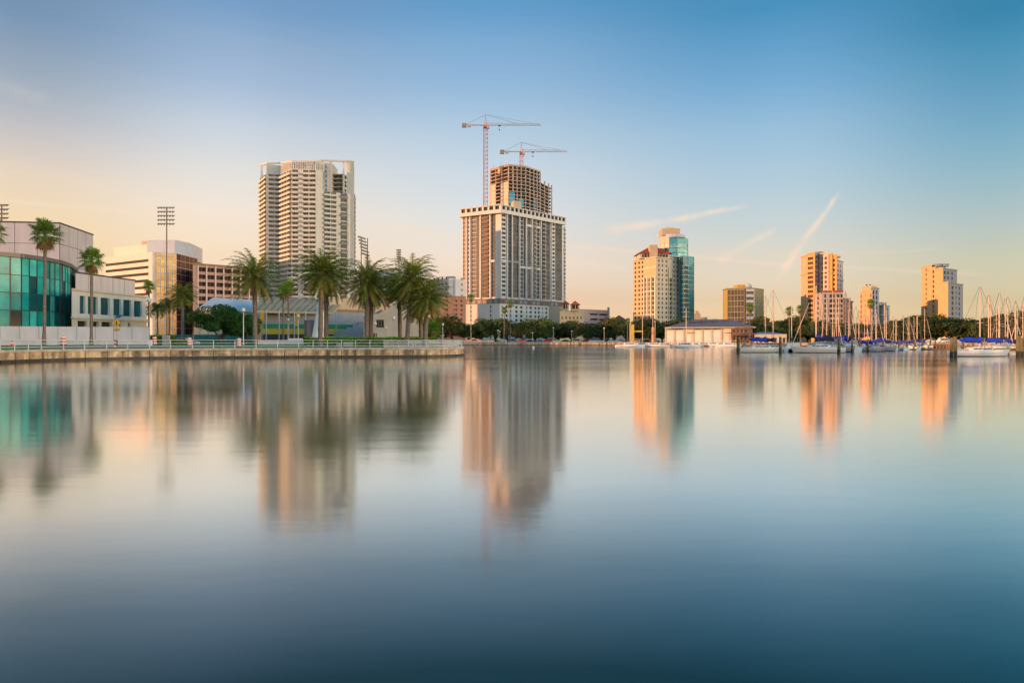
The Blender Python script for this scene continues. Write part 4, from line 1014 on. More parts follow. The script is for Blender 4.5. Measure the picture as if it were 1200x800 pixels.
for w, ua, ub, yb, yt in ((Wall(cc[1], cc[2]), 0.5, 5, 240, 226), (Wall(cc[1], cc[2]), 8, 12, 243, 233), (Wall(cc[2], cc[3]), 9, 12.5, 246, 228)):
    w.box(q, ua, ub, -.3, -.16, Z(yb, 510), Z(yt, 510), G_TEAL)
q.build('fitted_glazing', t)
q = MB(); q.prism([P(602, 522), P(626, 536), (P(626,536)[0]-3, 545), (P(602,522)[0]-3, 538)], zc0, ztop + 1.8, CONC); q.build('core_wall', t)
q = MB(); w = Wall(cc[0], cc[1]); w.box(q, 0, w.L, -.3, -.1, ztop + .3, ztop + 1.3, mat('formwork', (.45, .22, .08), .8, .3)); w = Wall(cc[1], cc[2]); w.box(q, 0, w.L, -.3, -.1, ztop + .3, ztop + 1.1, ORD_); w = Wall(cc[2], cc[3]); w.box(q, 0, w.L, -.3, -.1, ztop + .3, ztop + 1.1, ORD_)
for u in (.2, .6): p = on(0, u); q.box(p[0], p[0] + .15, p[1] + 3, p[1] + 3.15, ztop, ztop + 5, METD)
q.build('formwork', t)
# tower cranes
RED = mat('crane_red', (.42, .13, .08), .6, .2); CRW = mat('crane_grey', (.38, .33, .31), .5, .15)
def crane(px, d, yb, yj, ya, pxl, pxr, label):
    x, y = P(px, d); z0, zj, za_ = Z(yb, d), Z(yj, d), Z(ya, d)
    t = thing('tower_crane', (x, y, z0), label, 'crane'); s = 1.55 if d < 515 else 1.3
    m = MB(); h = 3.0; n = int((zj - z0) / h); h = (zj - z0) / n
    for sx in (-1, 1):
        for sy in (-1, 1): m.cyl((x + sx*s, y + sy*s, z0), (x + sx*s, y + sy*s, zj), .20, .20, RED, 4)
    for k in range(n):
        z = z0 + k*h
        for sx, sy, ex, ey in ((-1,-1,1,-1),(1,-1,1,1),(1,1,-1,1),(-1,1,-1,-1)):
            m.cyl((x+sx*s, y+sy*s, z), (x+ex*s, y+ey*s, z), .13, .13, RED, 4); m.cyl((x+sx*s, y+sy*s, z), (x+ex*s, y+ey*s, z+h), .12, .12, RED, 4)
    m.build('mast', t)
    m = MB(); m.box(x - s*1.15, x + s*1.15, y - s*1.15, y + s*1.15, zj - 1.6, zj - .4, RED); m.build('slewing_ring', t)
    m = MB(); m.box(x + s*.6, x + s*.6 + 1.9, y - 2.6, y - .8, zj - 2.6, zj - .2, CRW); m.build('cab', t)
    m = MB()
    for sx in (-.8, .8): m.cyl((x + sx, y - .8, zj - .4), (x, y, za_), .18, .12, RED, 4); m.cyl((x + sx, y + .8, zj - .4), (x, y, za_), .18, .12, RED, 4)
    m.build('apex', t)
    xr, xl = P(pxr, d)[0], P(pxl, d)[0]; m = MB(); zz = zj + .4
    for yy in (-.8, .8): m.cyl((x, y + yy, zz), (xr, y + yy, zz), .13, .12, CRW, 4)
    m.cyl((x, y, zz + 1.6), (xr - 1, y, zz + 1.1), .13, .10, CRW, 4); N = int((xr - x) / 2.2)
    for k in range(N):
        xa = x + (xr - x) * k / N; xb = x + (xr - x) * (k + .5) / N; xc = x + (xr - x) * (k + 1) / N
        for yy in (-.8, .8): m.cyl((xa, y + yy, zz), (xb, y, zz + 1.45), .06, .06, CRW, 4); m.cyl((xb, y, zz + 1.45), (xc, y + yy, zz), .06, .06, CRW, 4)
    m.build('jib', t)
    m = MB()
    for yy in (-.8, .8): m.cyl((x, y + yy, zz), (xl, y + yy, zz + .2), .16, .16, CRW, 4)
    for k in range(8): xa = x + (xl - x)*k/8; m.cyl((xa, y - .8, zz), (x + (xl - x)*(k+1)/8, y + .8, zz + .1), .07, .07, CRW, 4)
    m.build('counter_jib', t)
    m = MB(); m.box(xl, xl + 3.2, y - .9, y + .9, zz - 1.6, zz + 1.3, CONCD); m.build('counterweight', t)
    m = MB(); m.box(xl + 4, xl + 6.5, y - .7, y + .7, zz - 1.3, zz - .1, CRW); m.build('winch', t)
    m = MB(); m.cyl((x, y, za_), (x + (xr - x)*.55, y, zz + 1.4), .07, .07, METD, 4); m.cyl((x, y, za_), (x + (xr - x)*.85, y, zz + 1.3), .06, .06, METD, 4); m.cyl((x, y, za_), (xl + 3, y, zz + .3), .08, .08, METD, 4); m.build('tie_rope', t)
    m = MB(); xt = x + (xr - x) * (.14 if d > 520 and px < 590 else .25); m.box(xt - .8, xt + .8, y - .7, y + .7, zz - .7, zz - .1, METD); m.cyl((xt, y, zz - .7), (xt, y, zz - 3.0), .06, .06, METD, 4); m.box(xt - .4, xt + .4, y - .3, y + .3, zz - 3.9, zz - 3.0, METD); m.build('trolley', t)
    return t
crane(569, 508, 241, 147.5, 134.5, 541.5, 634, 'taller tower crane with full red lattice mast at the left edge of the frame')
t2 = crane(611, 524, 194, 178.5, 167, 586, 664.5, 'shorter tower crane rising from the roof of the unfinished frame')

# --- mediterranean building with red hipped turrets, long low garage, small roofs
def hip(b, x0, x1, y0, y1, z, h, m, ov=.6):
    x0 -= ov; x1 += ov; y0 -= ov; y1 += ov; cx, cy = (x0+x1)/2, (y0+y1)/2; r = max(0, (x1-x0) - (y1-y0)) / 2
    a, c = (cx - r, cy, z + h), (cx + r, cy, z + h)
    b.poly([(x0,y0,z),(x1,y0,z),c,a], m); b.poly([(x1,y0,z),(x1,y1,z),c], m); b.poly([(x1,y1,z),(x0,y1,z),a,c], m); b.poly([(x0,y1,z),(x0,y0,z),a], m)
    b.poly([(x0,y0,z),(x0,y1,z),(x1,y1,z),(x1,y0,z)], m)
t, b, rep = building(P(670, 440), 'tan mansion block with two red hipped turrets right of the central tower', 'building')
TN = mat('warm_tan', (.52, .40, .27), .85, .08, .3)
w = Wall(P(656, 440), P(684, 446)); zt = Z(364, 440)
facade(b, rep, w, GZ, zt, TN, [(u, v, rows(GZ + 4, 4, 3.6, 1.8), G_BRN, METD, 0, 0) for u, v in even(.5, w.L - .5, 6, 1.3)], .3); backshell(b, [tuple(w.a), tuple(w.b)], GZ, zt, TN, 18)
rf = MB()
for px0, px1, yb, yt, h in ((659, 666.5, 356, 356, 2.2), (669.5, 679, 357, 357, 2.6)):
    x0, x1 = P(px0, 441)[0], P(px1, 441)[0]; z1 = Z(yb, 441)
    b.box(x0, x1, 441, 446, zt - .1, zt + 1.2, TN)
    for xx in (x0, (x0+x1)/2 - .2, x1 - .4): b.box(xx, xx + .4, 441, 441.4, zt + 1.2, z1, TN); b.box(xx, xx+.4, 445.6, 446, zt + 1.2, z1, TN)
    b.box(x0 + .8, x1 - .8, 442.5, 445, zt + 1.2, z1, SHADE)
    hip(rf, x0, x1, 441, 446, z1, h, ROOFT, .8)
b.build('wall', t); rf.build('roof', t); rep.flush()
t, b, rep = building(P(695, 455), 'long pinkish low garage with dark horizontal slots behind the far oaks', 'parking garage')
pts = [P(679, 452), P(714, 470)]; w = Wall(*pts); zt = Z(362, 452); PG = mat('pale_pink', (.50, .40, .37), .85, .08)
facade(b, rep, w, GZ, zt, PG, [(w.L * .35, w.L * .62, rows(zt - 14, 4, 3.4, 1.2), G_DARK, PG, 3, 0), (w.L*.66, w.L*.97, rows(zt - 14, 4, 3.4, 1.2), G_DARK, PG, 3, 0)], 1.0)
backshell(b, pts, GZ, zt, PG, 20); w.box(b, w.L - 2, w.L, 0, .3, GZ, zt + 2, PG); b.build('wall', t); rep.flush()
t, b, rep = building(P(722, 440), 'low house with brown red hipped roofs at the end of the long pink garage', 'house', 'house')
rf = MB()
for px0, px1, d, zr_, h in ((705, 718, 440, 378, 4.2), (719, 734, 446, 375.5, 3.6)):
    x0, x1 = P(px0, d)[0], P(px1, d)[0]; b.box(x0, x1, d, d + 8, GZ, Z(zr_, d), PG); hip(rf, x0, x1, d, d + 8, Z(zr_, d), h, mat('brown_roof', (.16, .075, .065), .8, .2), .8)
    ww_ = Wall((x0, d - .02), (x1, d - .02)); rep.add('window', (1.2, 1.5, 'h'), window_mb(1.2, 1.5, G_DARK, WHITE, 1, 0), ww_.pt(2, .04, Z(zr_, d) - 2.6), 0, 1)
b.build('wall', t); rf.build('roof', t); rep.flush()
t, b, rep = building(P(816, 600), 'small sunlit domed church tower right of the teal glass tower', 'church')
x, y = P(817, 600); b.box(x - 4, x + 9, y, y + 10, GZ, Z(371.5, 600), TAN); b.box(x - 3, x + 3, y, y + 6, Z(371.5, 600), Z(367.5, 600), TAN)
b.build('wall', t); q = MB(); q.ball((x, y + 3, Z(367.5, 600)), 2.7, TAN, 1.1, 12, 8); q.cyl((x, y + 3, Z(365, 600)), (x, y+3, Z(363, 600)), .2, .1, TAN); q.build('dome', t, smooth=True)

# --- cream tower with red roof joined to a teal glass tower
t, b, rep = building(P(772, 439), 'cream apartment tower with red tiled roof and teal glass wing', 'apartment tower')
pts = [P(742, 454), P(769, 435), P(796.5, 447)]; zt = Z(302, 439); zlo = Z(380, 439)
wl, wr = Wall(pts[0], pts[1]), Wall(pts[1], pts[2]); fh = 3.0; n = int((zt - GZ - 3) / fh); r0 = zt - .6 - n * fh
rr = [(r0 + k*fh + .6, r0 + k*fh + 2.2) for k in range(n)]
rt = [(r0 + k*fh + .3, r0 + k*fh + 2.7) for k in range(n - 4)]
def CW(w, a, wd, r=rr, g=G_DARK, f=None, ml=1): return (w.U(a), w.U(a) + wd, r, g, f or CREAM, ml, 0)
facade(b, rep, wl, GZ, zt, mat('sunlit_cream_stucco', (.58, .41, .26), .8, .08, .3), [CW(wl, 743.6, 1.7), CW(wl, 748, 1.7), CW(wl, 752, 1.6), CW(wl, 756, 2.2, rt, G_GREY), CW(wl, 760, 2.2, rt, G_GREY), CW(wl, 764.3, 2.4, rt, G_DARK), ], .35)  # left face: warm sunlight is put into the cream colour
facade(b, rep, wr, GZ, zt, CREAM, [CW(wr, 771, 1.5), CW(wr, 775.5, 1.2), CW(wr, 780, 1.5), CW(wr, 784.5, 2.2, rt, G_DARK), CW(wr, 789, 1.4), CW(wr, 792.8, 1.4)], .35)
for px in (755.2, 759, 763.3, 768): wl.box(b, wl.U(px) - .35, wl.U(px) + .35, 0, .7, GZ, zt - 4*fh, WHITE)
for px in (783.5, 787.9): wr.box(b, wr.U(px) - .3, wr.U(px) + .3, 0, .6, GZ, zt - 2*fh, CREAM)
for k in range(0, n, 5): wl.box(b, wl.U(755), wl.U(768.5), 0, .5, r0 + k*fh - .1, r0 + k*fh + .4, WHITE)
for w in (wl, wr): w.box(b, -.3, w.L + .3, 0, .7, zt - .4, zt + .3, CREAM)
backshell(b, pts, GZ, zt, CREAM, 22); 
x0, x1 = P(745, 447)[0], P(794, 447)[0]
b.box(x0 + 2, x1 - 6, 443, 457, zt, zt + 3.2, CREAM); wt = Wall((x0 + 2, 442.95), (x1 - 6, 442.95))
for u, v in even(1, wt.L - 1, 9, 1.4): rep.add('window', (1.4, 1.8, 'Ct'), window_mb(1.4, 1.8, G_DARK, CREAM, 0, 0), wt.pt(u, .04, zt + .8), 0, 3)
b.box(P(761, 443)[0], P(770, 443)[0], 441, 447, zt, zt + 8.6, TAN)
q = MB(); hip(q, x0 + 2, x1 - 6, 443, 457, zt + 3.2, 5.0, ROOFT, 1.6); q.build('roof', t)
# teal wing and upper tower
tg = [P(796, 443), P(801, 440), P(813.5, 447)]; zg = Z(299.5, 441); tb_ = MB(); n2 = int((zg - GZ) / fh)
FRT = mat('teal_panel', (.04, .24, .31), .4, .15, metal=.2)
for w, cs in ((Wall(tg[0], tg[1]), ((.15, .95),)), (Wall(tg[1], tg[2]), ((.03, .44), (.5, .94)))):
    facade(tb_, rep, w, GZ, zg, FRT, [(w.L*a, w.L*c, [(zg - .6 - (k+1)*fh + .35, zg - .6 - (k+1)*fh + 2.8) for k in range(n2 - 1)][::-1], G_TEAL if i else G_BLUE, FRT, 1, 0) for i, (a, c) in enumerate(cs)], .3)
w = Wall(tg[1], tg[2])
for k in range(n2 - 2): rep.add('balcony', (4.0, 'C'), slab_mb(4.2, 1.1, .2, WHITE, G_TEAL, .9), w.pt(.3, 0, zg - .6 - (k+2)*fh), w.ang, 5)
backshell(tb_, tg, GZ, zg, FRT, 18); tb_.build('glass_wing', t)
ut = MB(); up_ = [P(772, 452), P(784, 447), P(794, 448), P(806.5, 454)]; zu = Z(278, 448)
uw = [Wall(up_[i], up_[i+1]) for i in range(3)]
rows_u = [(zt + 2 + k*3.2, zt + 4.4 + k*3.2) for k in range(int((zu - zt - 3) / 3.2))]
facade(ut, rep, uw[0], zt - 1, zu, CREAM, [(u, v, rows_u, G_GREY, CREAM, 0, 0) for u, v in even(.5, uw[0].L - .5, 2, 2.2)], .3)
for w in uw[1:]: facade(ut, rep, w, zt - 1, zu, FRT, [(.3, w.L - .3, rows_u, G_TEAL, WHITE, 2, 0)], .3)
for k, (za_, _) in enumerate(rows_u): uw[1].box(ut, -.5, uw[1].L + 1.5, 0, 1.6, za_ - .5, za_ - .2, WHITE)
backshell(ut, up_, zt - 1, zu, FRT, 16)
cx, cy = P(788, 455); ut.cyl((cx, cy, zu), (cx, cy, zu + 2.0), 8.5, 8.2, PB, 20); ut.prism([P(776, 449), P(797, 449), (P(797, 449)[0], 460), (P(776, 449)[0], 460)], zu + 1.2, Z(267.5, 449), TAN); ut.box(P(781, 448)[0], P(790, 448)[0], 449, 457, Z(267.5, 449), Z(266, 449), CREAM)
ut.build('upper_tower', t); b.build('wall', t); rep.flush(100)

# --- olive curved office
t, b, rep = building(P(870, 430), 'olive office block with a grid of windows and a small dome on its roof', 'office building')
OL = mat('olive_stucco', (.27, .25, .14), .85, .1, .3, streak=.15); pts = [P(847, 444), P(852, 432), P(874.5, 428), P(884, 429), P(895, 440)]; zt = Z(338.5, 430)
ws = [Wall(pts[i], pts[i+1]) for i in range(4)]; n = 9; fh = (zt - GZ - 2) / n
facade(b, rep, ws[0], GZ, zt, mat('olive_lit', (.40, .30, .09), .85, .1), [(2.5, 4.2, [(GZ + 2 + k*fh, GZ + 4 + k*fh) for k in range(n)], G_GREY, WHITE, 0, 0)], .3)  # sunny left edge: its light is put into the olive
facade(b, rep, ws[1], GZ, zt, OL, [(u, v, [(GZ + 1.8 + k*fh, GZ + 1.2 + (k+1)*fh) for k in range(n)], G_BRN, METG, 1, 1) for u, v in even(.4, ws[1].L - 1.2, 5, ws[1].L / 5 - .7)], .3)
facade(b, rep, ws[2], GZ, zt, GREYL, [(.2, ws[2].L - .1, [(GZ + 2.0 + k*fh, GZ + 3.9 + k*fh) for k in range(n)], G_BRN, METG, 3, 0)], .5)
facade(b, rep, ws[3], GZ, zt, OL, [], .3); ws[1].box(b, ws[1].L - 1.1, ws[1].L - .1, 0, .1, GZ, zt, BROWN)
for w in ws: w.box(b, -.1, w.L + .1, -.4, .3, zt, zt + .6, OL)
backshell(b, pts, GZ, zt, OL, 20); b.box(P(864, 436)[0], P(873.5, 436)[0], 436, 444, zt, Z(333.5, 436), mat('ochre_penthouse', (.55, .33, .06), .8, .08))
b.build('wall', t); q = MB(); c = P(877.5, 436); q.cyl((*c, zt), (*c, zt + 2.2), 1.9, 1.9, GREY, 14); q.ball((*c, zt + 2.2), 1.9, PB, .8, 14, 8); q.build('dome', t, smooth=True); rep.flush()

# --- orange tall tower
t, b, rep = building(P(960, 446), 'tall peach apartment tower with small red hat roof above the masts', 'apartment tower')
PE = mat('peach_stucco', (.60, .42, .27), .8, .06, .3); OCH = mat('ochre_stucco', (.56, .35, .14), .8, .06, .3); LIL = mat('lilac_and_shade_stucco', (.40, .35, .36), .8, .06, .3)  # peach and ochre paint the sunlit faces, lilac the shaded ones
fh = 3.05
segs = [((938.5, 458), (946, 446), 300.5, PE, []), ((946, 445), (955, 440), 297, OCH, [(946.6, 4.0, G_BRN, 2)]), ((955, 443), (960, 446), 296, LIL, [(955.8, 1.4, G_DARK, 0), (958.1, 1.2, G_DARK, 0)]),
        ((960, 445), (971, 438), 297, mat('pale_pink_stucco', (.62, .48, .42), .8, .05), [(962.3, 1.2, G_BRN, 0), (966.2, 1.9, G_BRN, 1)]), ((971, 439), (975.5, 435), 298, OCH, []), ((975.5, 436), (980.5, 433), 299, OCH, [(976.2, 1.4, G_BRN, 0)]), ((980.5, 434), (988, 445), 306, LIL, [(981.5, 1.8, G_DARK, 0), (984.3, 2.0, G_GREY, 1)])]
q = MB()
for (a, da), (c, dc), yt, m, cs in segs:
    w = Wall(P(a, da), P(c, dc)); zt = Z(yt, (da+dc)/2); n = int((zt - GZ - 5) / fh); rws = [(zt - 4.2 - (n-1-k)*fh, zt - 4.2 - (n-1-k)*fh + 1.9) for k in range(n)]
    facade(b, rep, w, GZ, zt, m, [(w.U(p), w.U(p) + wd, rws, g, m, ml, 0) for p, wd, g, ml in cs], .4); w.box(b, -.2, w.L + .2, -.3, .5, zt - 12.2, zt - 11.6, m); w.box(b, -.2, w.L+.2, -.4, .4, zt - .1, zt + .5, m)
    backshell(b, [tuple(w.a), tuple(w.b)], GZ, zt, m, 22)
w = Wall(P(946, 467.6), P(955, 462.6))
for k in range(16): rep.add('balcony', (4.4, 'E'), slab_mb(4.2, .9, .25, OCH, None), w.pt(w.U(946.5), 0, GZ + 6 + k*fh), w.ang, 5)
x0, x1 = P(957, 446)[0], P(969.5, 446)[0]; b.box(x0 + .6, x1 - .6, 446, 454, Z(297, 443), Z(295.5, 443), LIL); hip(q, x0, x1, 446, 454, Z(295.6, 443), 1.5, ROOFT, .4)
for px in (972, 978): b.box(P(px, 443)[0], P(px + 7, 443)[0], 443, 450, Z(301, 439), Z(297.5 if px == 972 else 299, 439), OCH)
b.build('wall', t); q.build('roof', t); rep.flush(100)
t, b, rep = building(P(975, 410), 'lower lilac apartment block with thin red cornice in front of the peach tower', 'apartment block')
segs = [((955, 416), (963, 411), 345, LIL, [(957.5, 1.3)]), ((963, 410), (988, 408), 342, LIL, [(966, 1.5), (972, 1.8), (976, 1.3), (980.5, 1.8), (985, 1.4)]), ((988, 412), (994, 420), 351, GREYL, [(989.5, 1.6)]), ((994, 420), (999, 428), 354, TAN, [(995.5, 1.5)])]
for (a, da), (c, dc), yt, m, cs in segs:
    w = Wall(P(a, da), P(c, dc)); zt = Z(yt, (da+dc)/2); n = int((zt - GZ - 3) / 3); rws = [(zt - 3.4 - (n-1-k)*3, zt - 1.4 - (n-1-k)*3) for k in range(n)]
    facade(b, rep, w, GZ, zt, m, [(w.U(p), w.U(p) + wd, rws, G_DARK, WHITE, 0, 0) for p, wd in cs], .3); backshell(b, [tuple(w.a), tuple(w.b)], GZ, zt, m, 16); w.box(b, -.1, w.L + .1, -.3, .6, zt, zt + .8, ROOFT if yt < 343 else m)
b.build('wall', t); rep.flush()
# --- narrow orange tower and blue neighbour
def simple_tower(label, segs, fh=3.0, extra=None, cat='apartment tower'):
    t, b, rep = building(P(segs[0][0][0], segs[0][0][1]), label, cat)
    for (a, da), (c, dc), yt, m, cs in segs:
        w = Wall(P(a, da), P(c, dc)); zt = Z(yt, (da+dc)/2); n = int((zt - GZ - 3) / fh)
        cols = []
        for p, wd, g, ml, h in cs: cols.append((w.U(p), w.U(p) + wd, [(zt - 1.2 - h - (n-1-k)*fh, zt - 1.2 - (n-1-k)*fh) for k in range(n)], g, m, ml, 0))
        facade(b, rep, w, GZ, zt, m, cols, .4); backshell(b, [tuple(w.a), tuple(w.b)], GZ, zt, m, 18); w.box(b, -.1, w.L + .1, -.3, .3, zt, zt + .6, m)
    if extra: extra(b)
    b.build('wall', t); rep.flush(100); return t
PO = mat('orange_stucco', (.62, .38, .24), .8, .06, .3); BL = mat('blue_grey_shade_panel', (.22, .27, .36), .6, .1)  # blue-grey also paints the shade on the salmon tower's right side
simple_tower('narrow salmon tower lit by the sun with shaded blue side, tallest of the small pair', [((1007.8, 404), (1022, 392), 342, PO, [(1008.4, 1.2, G_BRN, 0, 2.2), (1013.5, .7, G_BRN, 0, 1.2), (1019.6, 1.3, G_BRN, 0, 2.2)]), ((1022, 392), (1030, 399), 338, BL, [(1022.8, 2.0, G_BLUE, 0, 2.4), (1026.5, 2.2, G_BLUE, 1, 2.0)])], 3.0,
    lambda b: (b.prism([P(1010, 403), P(1021, 394), P(1028, 400), (P(1024, 402)[0], 410)], Z(343, 394), Z(335, 397), PO), [b.box(P(px, 402)[0] - .3, P(px, 402)[0] + .3, 402, 402.6, Z(335, 402), Z(333, 402), METD) for px in (1016, 1020)]))
simple_tower('short blue windowed tower right of the narrow salmon tower', [((1028, 540), (1035.5, 530), 358, BL, [(1029, 1.5, G_BLUE, 0, 2.3), (1031.6, 1.8, G_BLUE, 0, 2.3)]), ((1035.5, 530), (1042.5, 540), 358.5, BL, [(1036.4, 2.0, G_BLUE, 0, 2.6), (1039.6, 1.6, G_BLUE, 0, 2.6)])], 3.2,
    lambda b: b.prism([P(1030, 535), P(1039, 535), (P(1039, 535)[0], 545), (P(1030, 535)[0], 545)], Z(359, 535), Z(354, 535), PG))
YL = mat('warm_ivory_stucco', (.62, .42, .23), .8, .05, .3); SG2 = mat('slate_shade_stucco', (.22, .23, .27), .8, .08)  # ivory for the sunny side, slate paints the shade on the other
def xtra(b):
    for px in (1098, 1106): b.cyl((*P(px, 425), Z(312.5, 425)), (*P(px, 425), Z(309.5, 425)), 2.6, 2.9, BL, 12); b.cyl((*P(px, 425), Z(316, 425)), (*P(px, 425), Z(312.5, 425)), 1.0, 1.0, BL, 8)
simple_tower('tall golden apartment tower with stepped grey shaded side at the right', [((1079.5, 437), (1092, 423), 312.5, YL, [(1084.5, 2.0, G_BRN, 1, 1.5)]), ((1092, 423), (1096.5, 419), 314, YL, [(1092.6, 1.8, G_DARK, 0, 2.0)]), ((1096.5, 419), (1105, 410), 315, YL, []),
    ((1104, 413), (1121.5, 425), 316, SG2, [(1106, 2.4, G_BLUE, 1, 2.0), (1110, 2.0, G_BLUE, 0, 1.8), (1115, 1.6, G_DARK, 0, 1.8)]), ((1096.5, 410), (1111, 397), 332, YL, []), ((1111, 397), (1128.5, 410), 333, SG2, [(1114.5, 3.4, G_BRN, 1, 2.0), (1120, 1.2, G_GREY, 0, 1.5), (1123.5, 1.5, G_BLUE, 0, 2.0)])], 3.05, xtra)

# --- marina boathouse
t, b, rep = building(P(830, 296), 'long low marina boathouse with white panelled doors and grey hipped roof', 'boathouse', 'boathouse')
BH = mat('boathouse_cream', (.66, .55, .40), .8, .06, .4); BP = mat('boathouse_panel', (.76, .70, .62), .7, .05, .4)
a, c = P(780, 297), P(857, 290); w = Wall(a, c); ze = Z(383.5, 296); zr_ = Z(374, 302)
w.box(b, 0, w.L, -.4, 0, GZ, ze, BH)
for k in range(7):
    u0, u1 = w.L * k / 7 + .5, w.L * (k + 1) / 7 - .5; low = k in (2, 6); q = MB(); w.box(q, u0 + (.5 if low else 0), u1 - (.3 if low else 0), 0, .08, GZ + .6, ze - (2.6 if low else 1.5), BP); q.build('door', t)
    w.box(b, u0 - .75, u0 - .25, 0, .22, GZ, ze, CREAM)
    if not low:
        for j in range(4): rep.add('window', (.7, .6, 'bh'), window_mb(.75, .6, G_DARK, BH, 0, 0), w.pt(u0 + .3 + j*1.0, .06, ze - 1.1), w.ang, 1)
    else: w.box(b, u0, u1, .08, 1.3, ze - 2.3, ze - 2.1, BH)
b.build('wall', t); q = MB()
p0, p1 = P(779, 295), P(886, 287); yb = 318
q.poly([(*p0, ze), (*p1, ze), (p1[0] - 6, 302, zr_), (p0[0] + 15, 304, zr_)], SLATE); q.poly([(*p0, ze), (p0[0] + 15, 304, zr_), (p0[0] + 4, yb, ze)], SLATE)
q.poly([(p0[0] + 15, 304, zr_), (p1[0] - 6, 302, zr_), (p1[0], yb, ze), (p0[0] + 4, yb, ze)], SLATE); q.poly([(*p1, ze), (p1[0], yb, ze), (p1[0] - 6, 302, zr_)], mat('teal_roof', (.12, .25, .26), .6, .1))
q.poly([(*p0, ze-.02), (p0[0] + 4, yb, ze-.02), (p1[0], yb, ze-.02), (*p1, ze-.02)], CONCD)
for px in (809, 821.5, 834, 849, 866):
    x = P(px, 299)[0]; z = ze + (zr_ - ze) * .62; q.box(x - .6, x + .6, 298.2, 299.5, z - .2, z + .75, METD)
q.build('roof', t); q = MB(); wf = Wall((p0[0], p0[1]), (p1[0], p1[1])); wf.box(q, 0, wf.L, 0, .12, ze - .35, ze + .05, CREAM); q.build('fascia', t); rep.flush()
t, b, rep = building(P(868, 288), 'brown timber dockside bar under the teal end of the boathouse roof', 'bar')
WD = mat('brown_timber', (.19, .10, .06), .85, .3, 1.5, bump=.3); a, c = P(857.5, 289), P(882, 287); w = Wall(a, c)
facade(b, rep, w, GZ, ze - .06, WD, [(u, v, [(GZ + 1.2, GZ + 2.6), (GZ + 4.3, GZ + 5.6)], G_DARK, WHITE, 0, 1) for u, v in even(.4, w.L - .3, 5, 1.1)], .4)
w.box(b, 0, w.L, 0, 2.2, GZ + 3.0, GZ + 3.3, WD); 
for i in range(6): w.box(b, w.L*i/5.2, w.L*i/5.2 + .2, 1.9, 2.1, GZ, GZ + 4.2, WD)
b.build('wall', t); rep.flush(); q = MB(); w.box(q, 0, w.L, 2.1, 2.2, GZ + 4.1, GZ + 4.25, WD); q.build('handrail', t)
t, b, rep = building(P(906, 285), 'pale low harbour office with three doorways behind the blue-covered sailboat', 'building')
w = Wall(P(884, 283), P(922, 281)); facade(b, rep, w, GZ, Z(391.5, 283), CREAM, [(w.U(p), w.U(p) + 1.2, [(GZ + .1, GZ + 2.2)], G_BRN, WHITE, 0, 0) for p in (890, 897.5, 907, 917)], .2); backshell(b, [tuple(w.a), tuple(w.b)], GZ, Z(391.5, 283), CREAM, 8)
q = MB(); x0, x1 = w.a.x, w.b.x; hip(q, x0, x1 , 283, 291, Z(391.4, 283), .9, mat('grey_tin_roof', (.16, .22, .27), .6, .1), .3); b.build('wall', t); q.build('roof', t); rep.flush()

# ------------------------------------------------------------------ street furniture and traffic things
ORG_ = mat('traffic_orange', (.72, .10, .03), .6, .08); WH2 = mat('reflective_white', (.75, .73, .70), .5, .05)
def barrel(px, d, label):
    t = thing('traffic_barrel', (*P(px, d), GZ), label, 'traffic barrel', 'orange traffic barrels'); x, y = P(px, d); s = MB(); o = MB()
    rs = [.30, .29, .285, .28, .27, .26, .25]; hs = [0, .12, .30, .48, .66, .84, 1.0]
    for i in range(6):
        m = o if i % 2 == 0 else s; m.cyl((x, y, GZ + .06 + hs[i]), (x, y, GZ + .06 + hs[i+1]), rs[i], rs[i+1], ORG_ if i % 2 == 0 else WH2, 14, cap=(i in (0, 5)))
    o.cyl((x, y, GZ), (x, y, GZ + .07), .44, .42, METD, 14); o.box(x - .12, x + .12, y - .03, y + .03, GZ + 1.06, GZ + 1.14, ORG_)
    o.build('drum', t); s.build('reflective_band', t)
for px, d, lab in ((74, 81, 'striped traffic barrel between the two tall fan palms'), (181, 90.5, 'traffic barrel at the corner by the lamp post and hedge'), (222, 91.5, 'traffic barrel in front of the dark date palm'), (280, 92.5, 'traffic barrel beside the lamp post left of the lone date palm')): barrel(px, d, lab)
x, y = P(14, 76); t = thing('traffic_cone', (x, y, GZ), 'small orange traffic cone near the left edge', 'traffic cone')
q = MB(); q.box(x - .22, x + .22, y - .22, y + .22, GZ, GZ + .05, ORG_); q.cyl((x, y, GZ + .05), (x, y, GZ + .62), .16, .03, ORG_, 12); q.build('body', t); q = MB(); q.cyl((x, y, GZ + .28), (x, y, GZ + .42), .112, .078, WH2, 12, cap=False); q.build('reflective_band', t)
# crossing sign
x, y = P(137, 85); t = thing('crossing_sign', (x, y, GZ), 'yellow diamond pedestrian crossing sign with arrow plate and solar panel', 'road sign')
YS = mat('sign_yellow', (.78, .42, .02), .5, .04); BK = mat('sign_black', (.015, .015, .015), .5, .05)
q = MB(); q.cyl((x, y + .05, GZ), (x, y + .05, GZ + 3.6), .045, .045, METG, 8); q.build('post', t)
def plate(cx, cz, pts, th, m, yy): 
    q = MB(); q.loft([[(cx + a, yy, cz + c) for a, c in pts], [(cx + a, yy + th, cz + c) for a, c in pts]], m); return q
zc = Z(380.5, 85); q = plate(x, zc, [(-.56, 0), (0, -.56), (.56, 0), (0, .56)], .03, BK, y - .04); q.add(plate(x, zc, [(-.51, 0), (0, -.51), (.51, 0), (0, .51)], .01, YS, y - .05), Matrix.Identity(4)); q.build('diamond_plate', t)
f = MB(); f.cyl((x, y - .075, zc + .24), (x, y - .052, zc + .24), .055, .055, BK, 10)
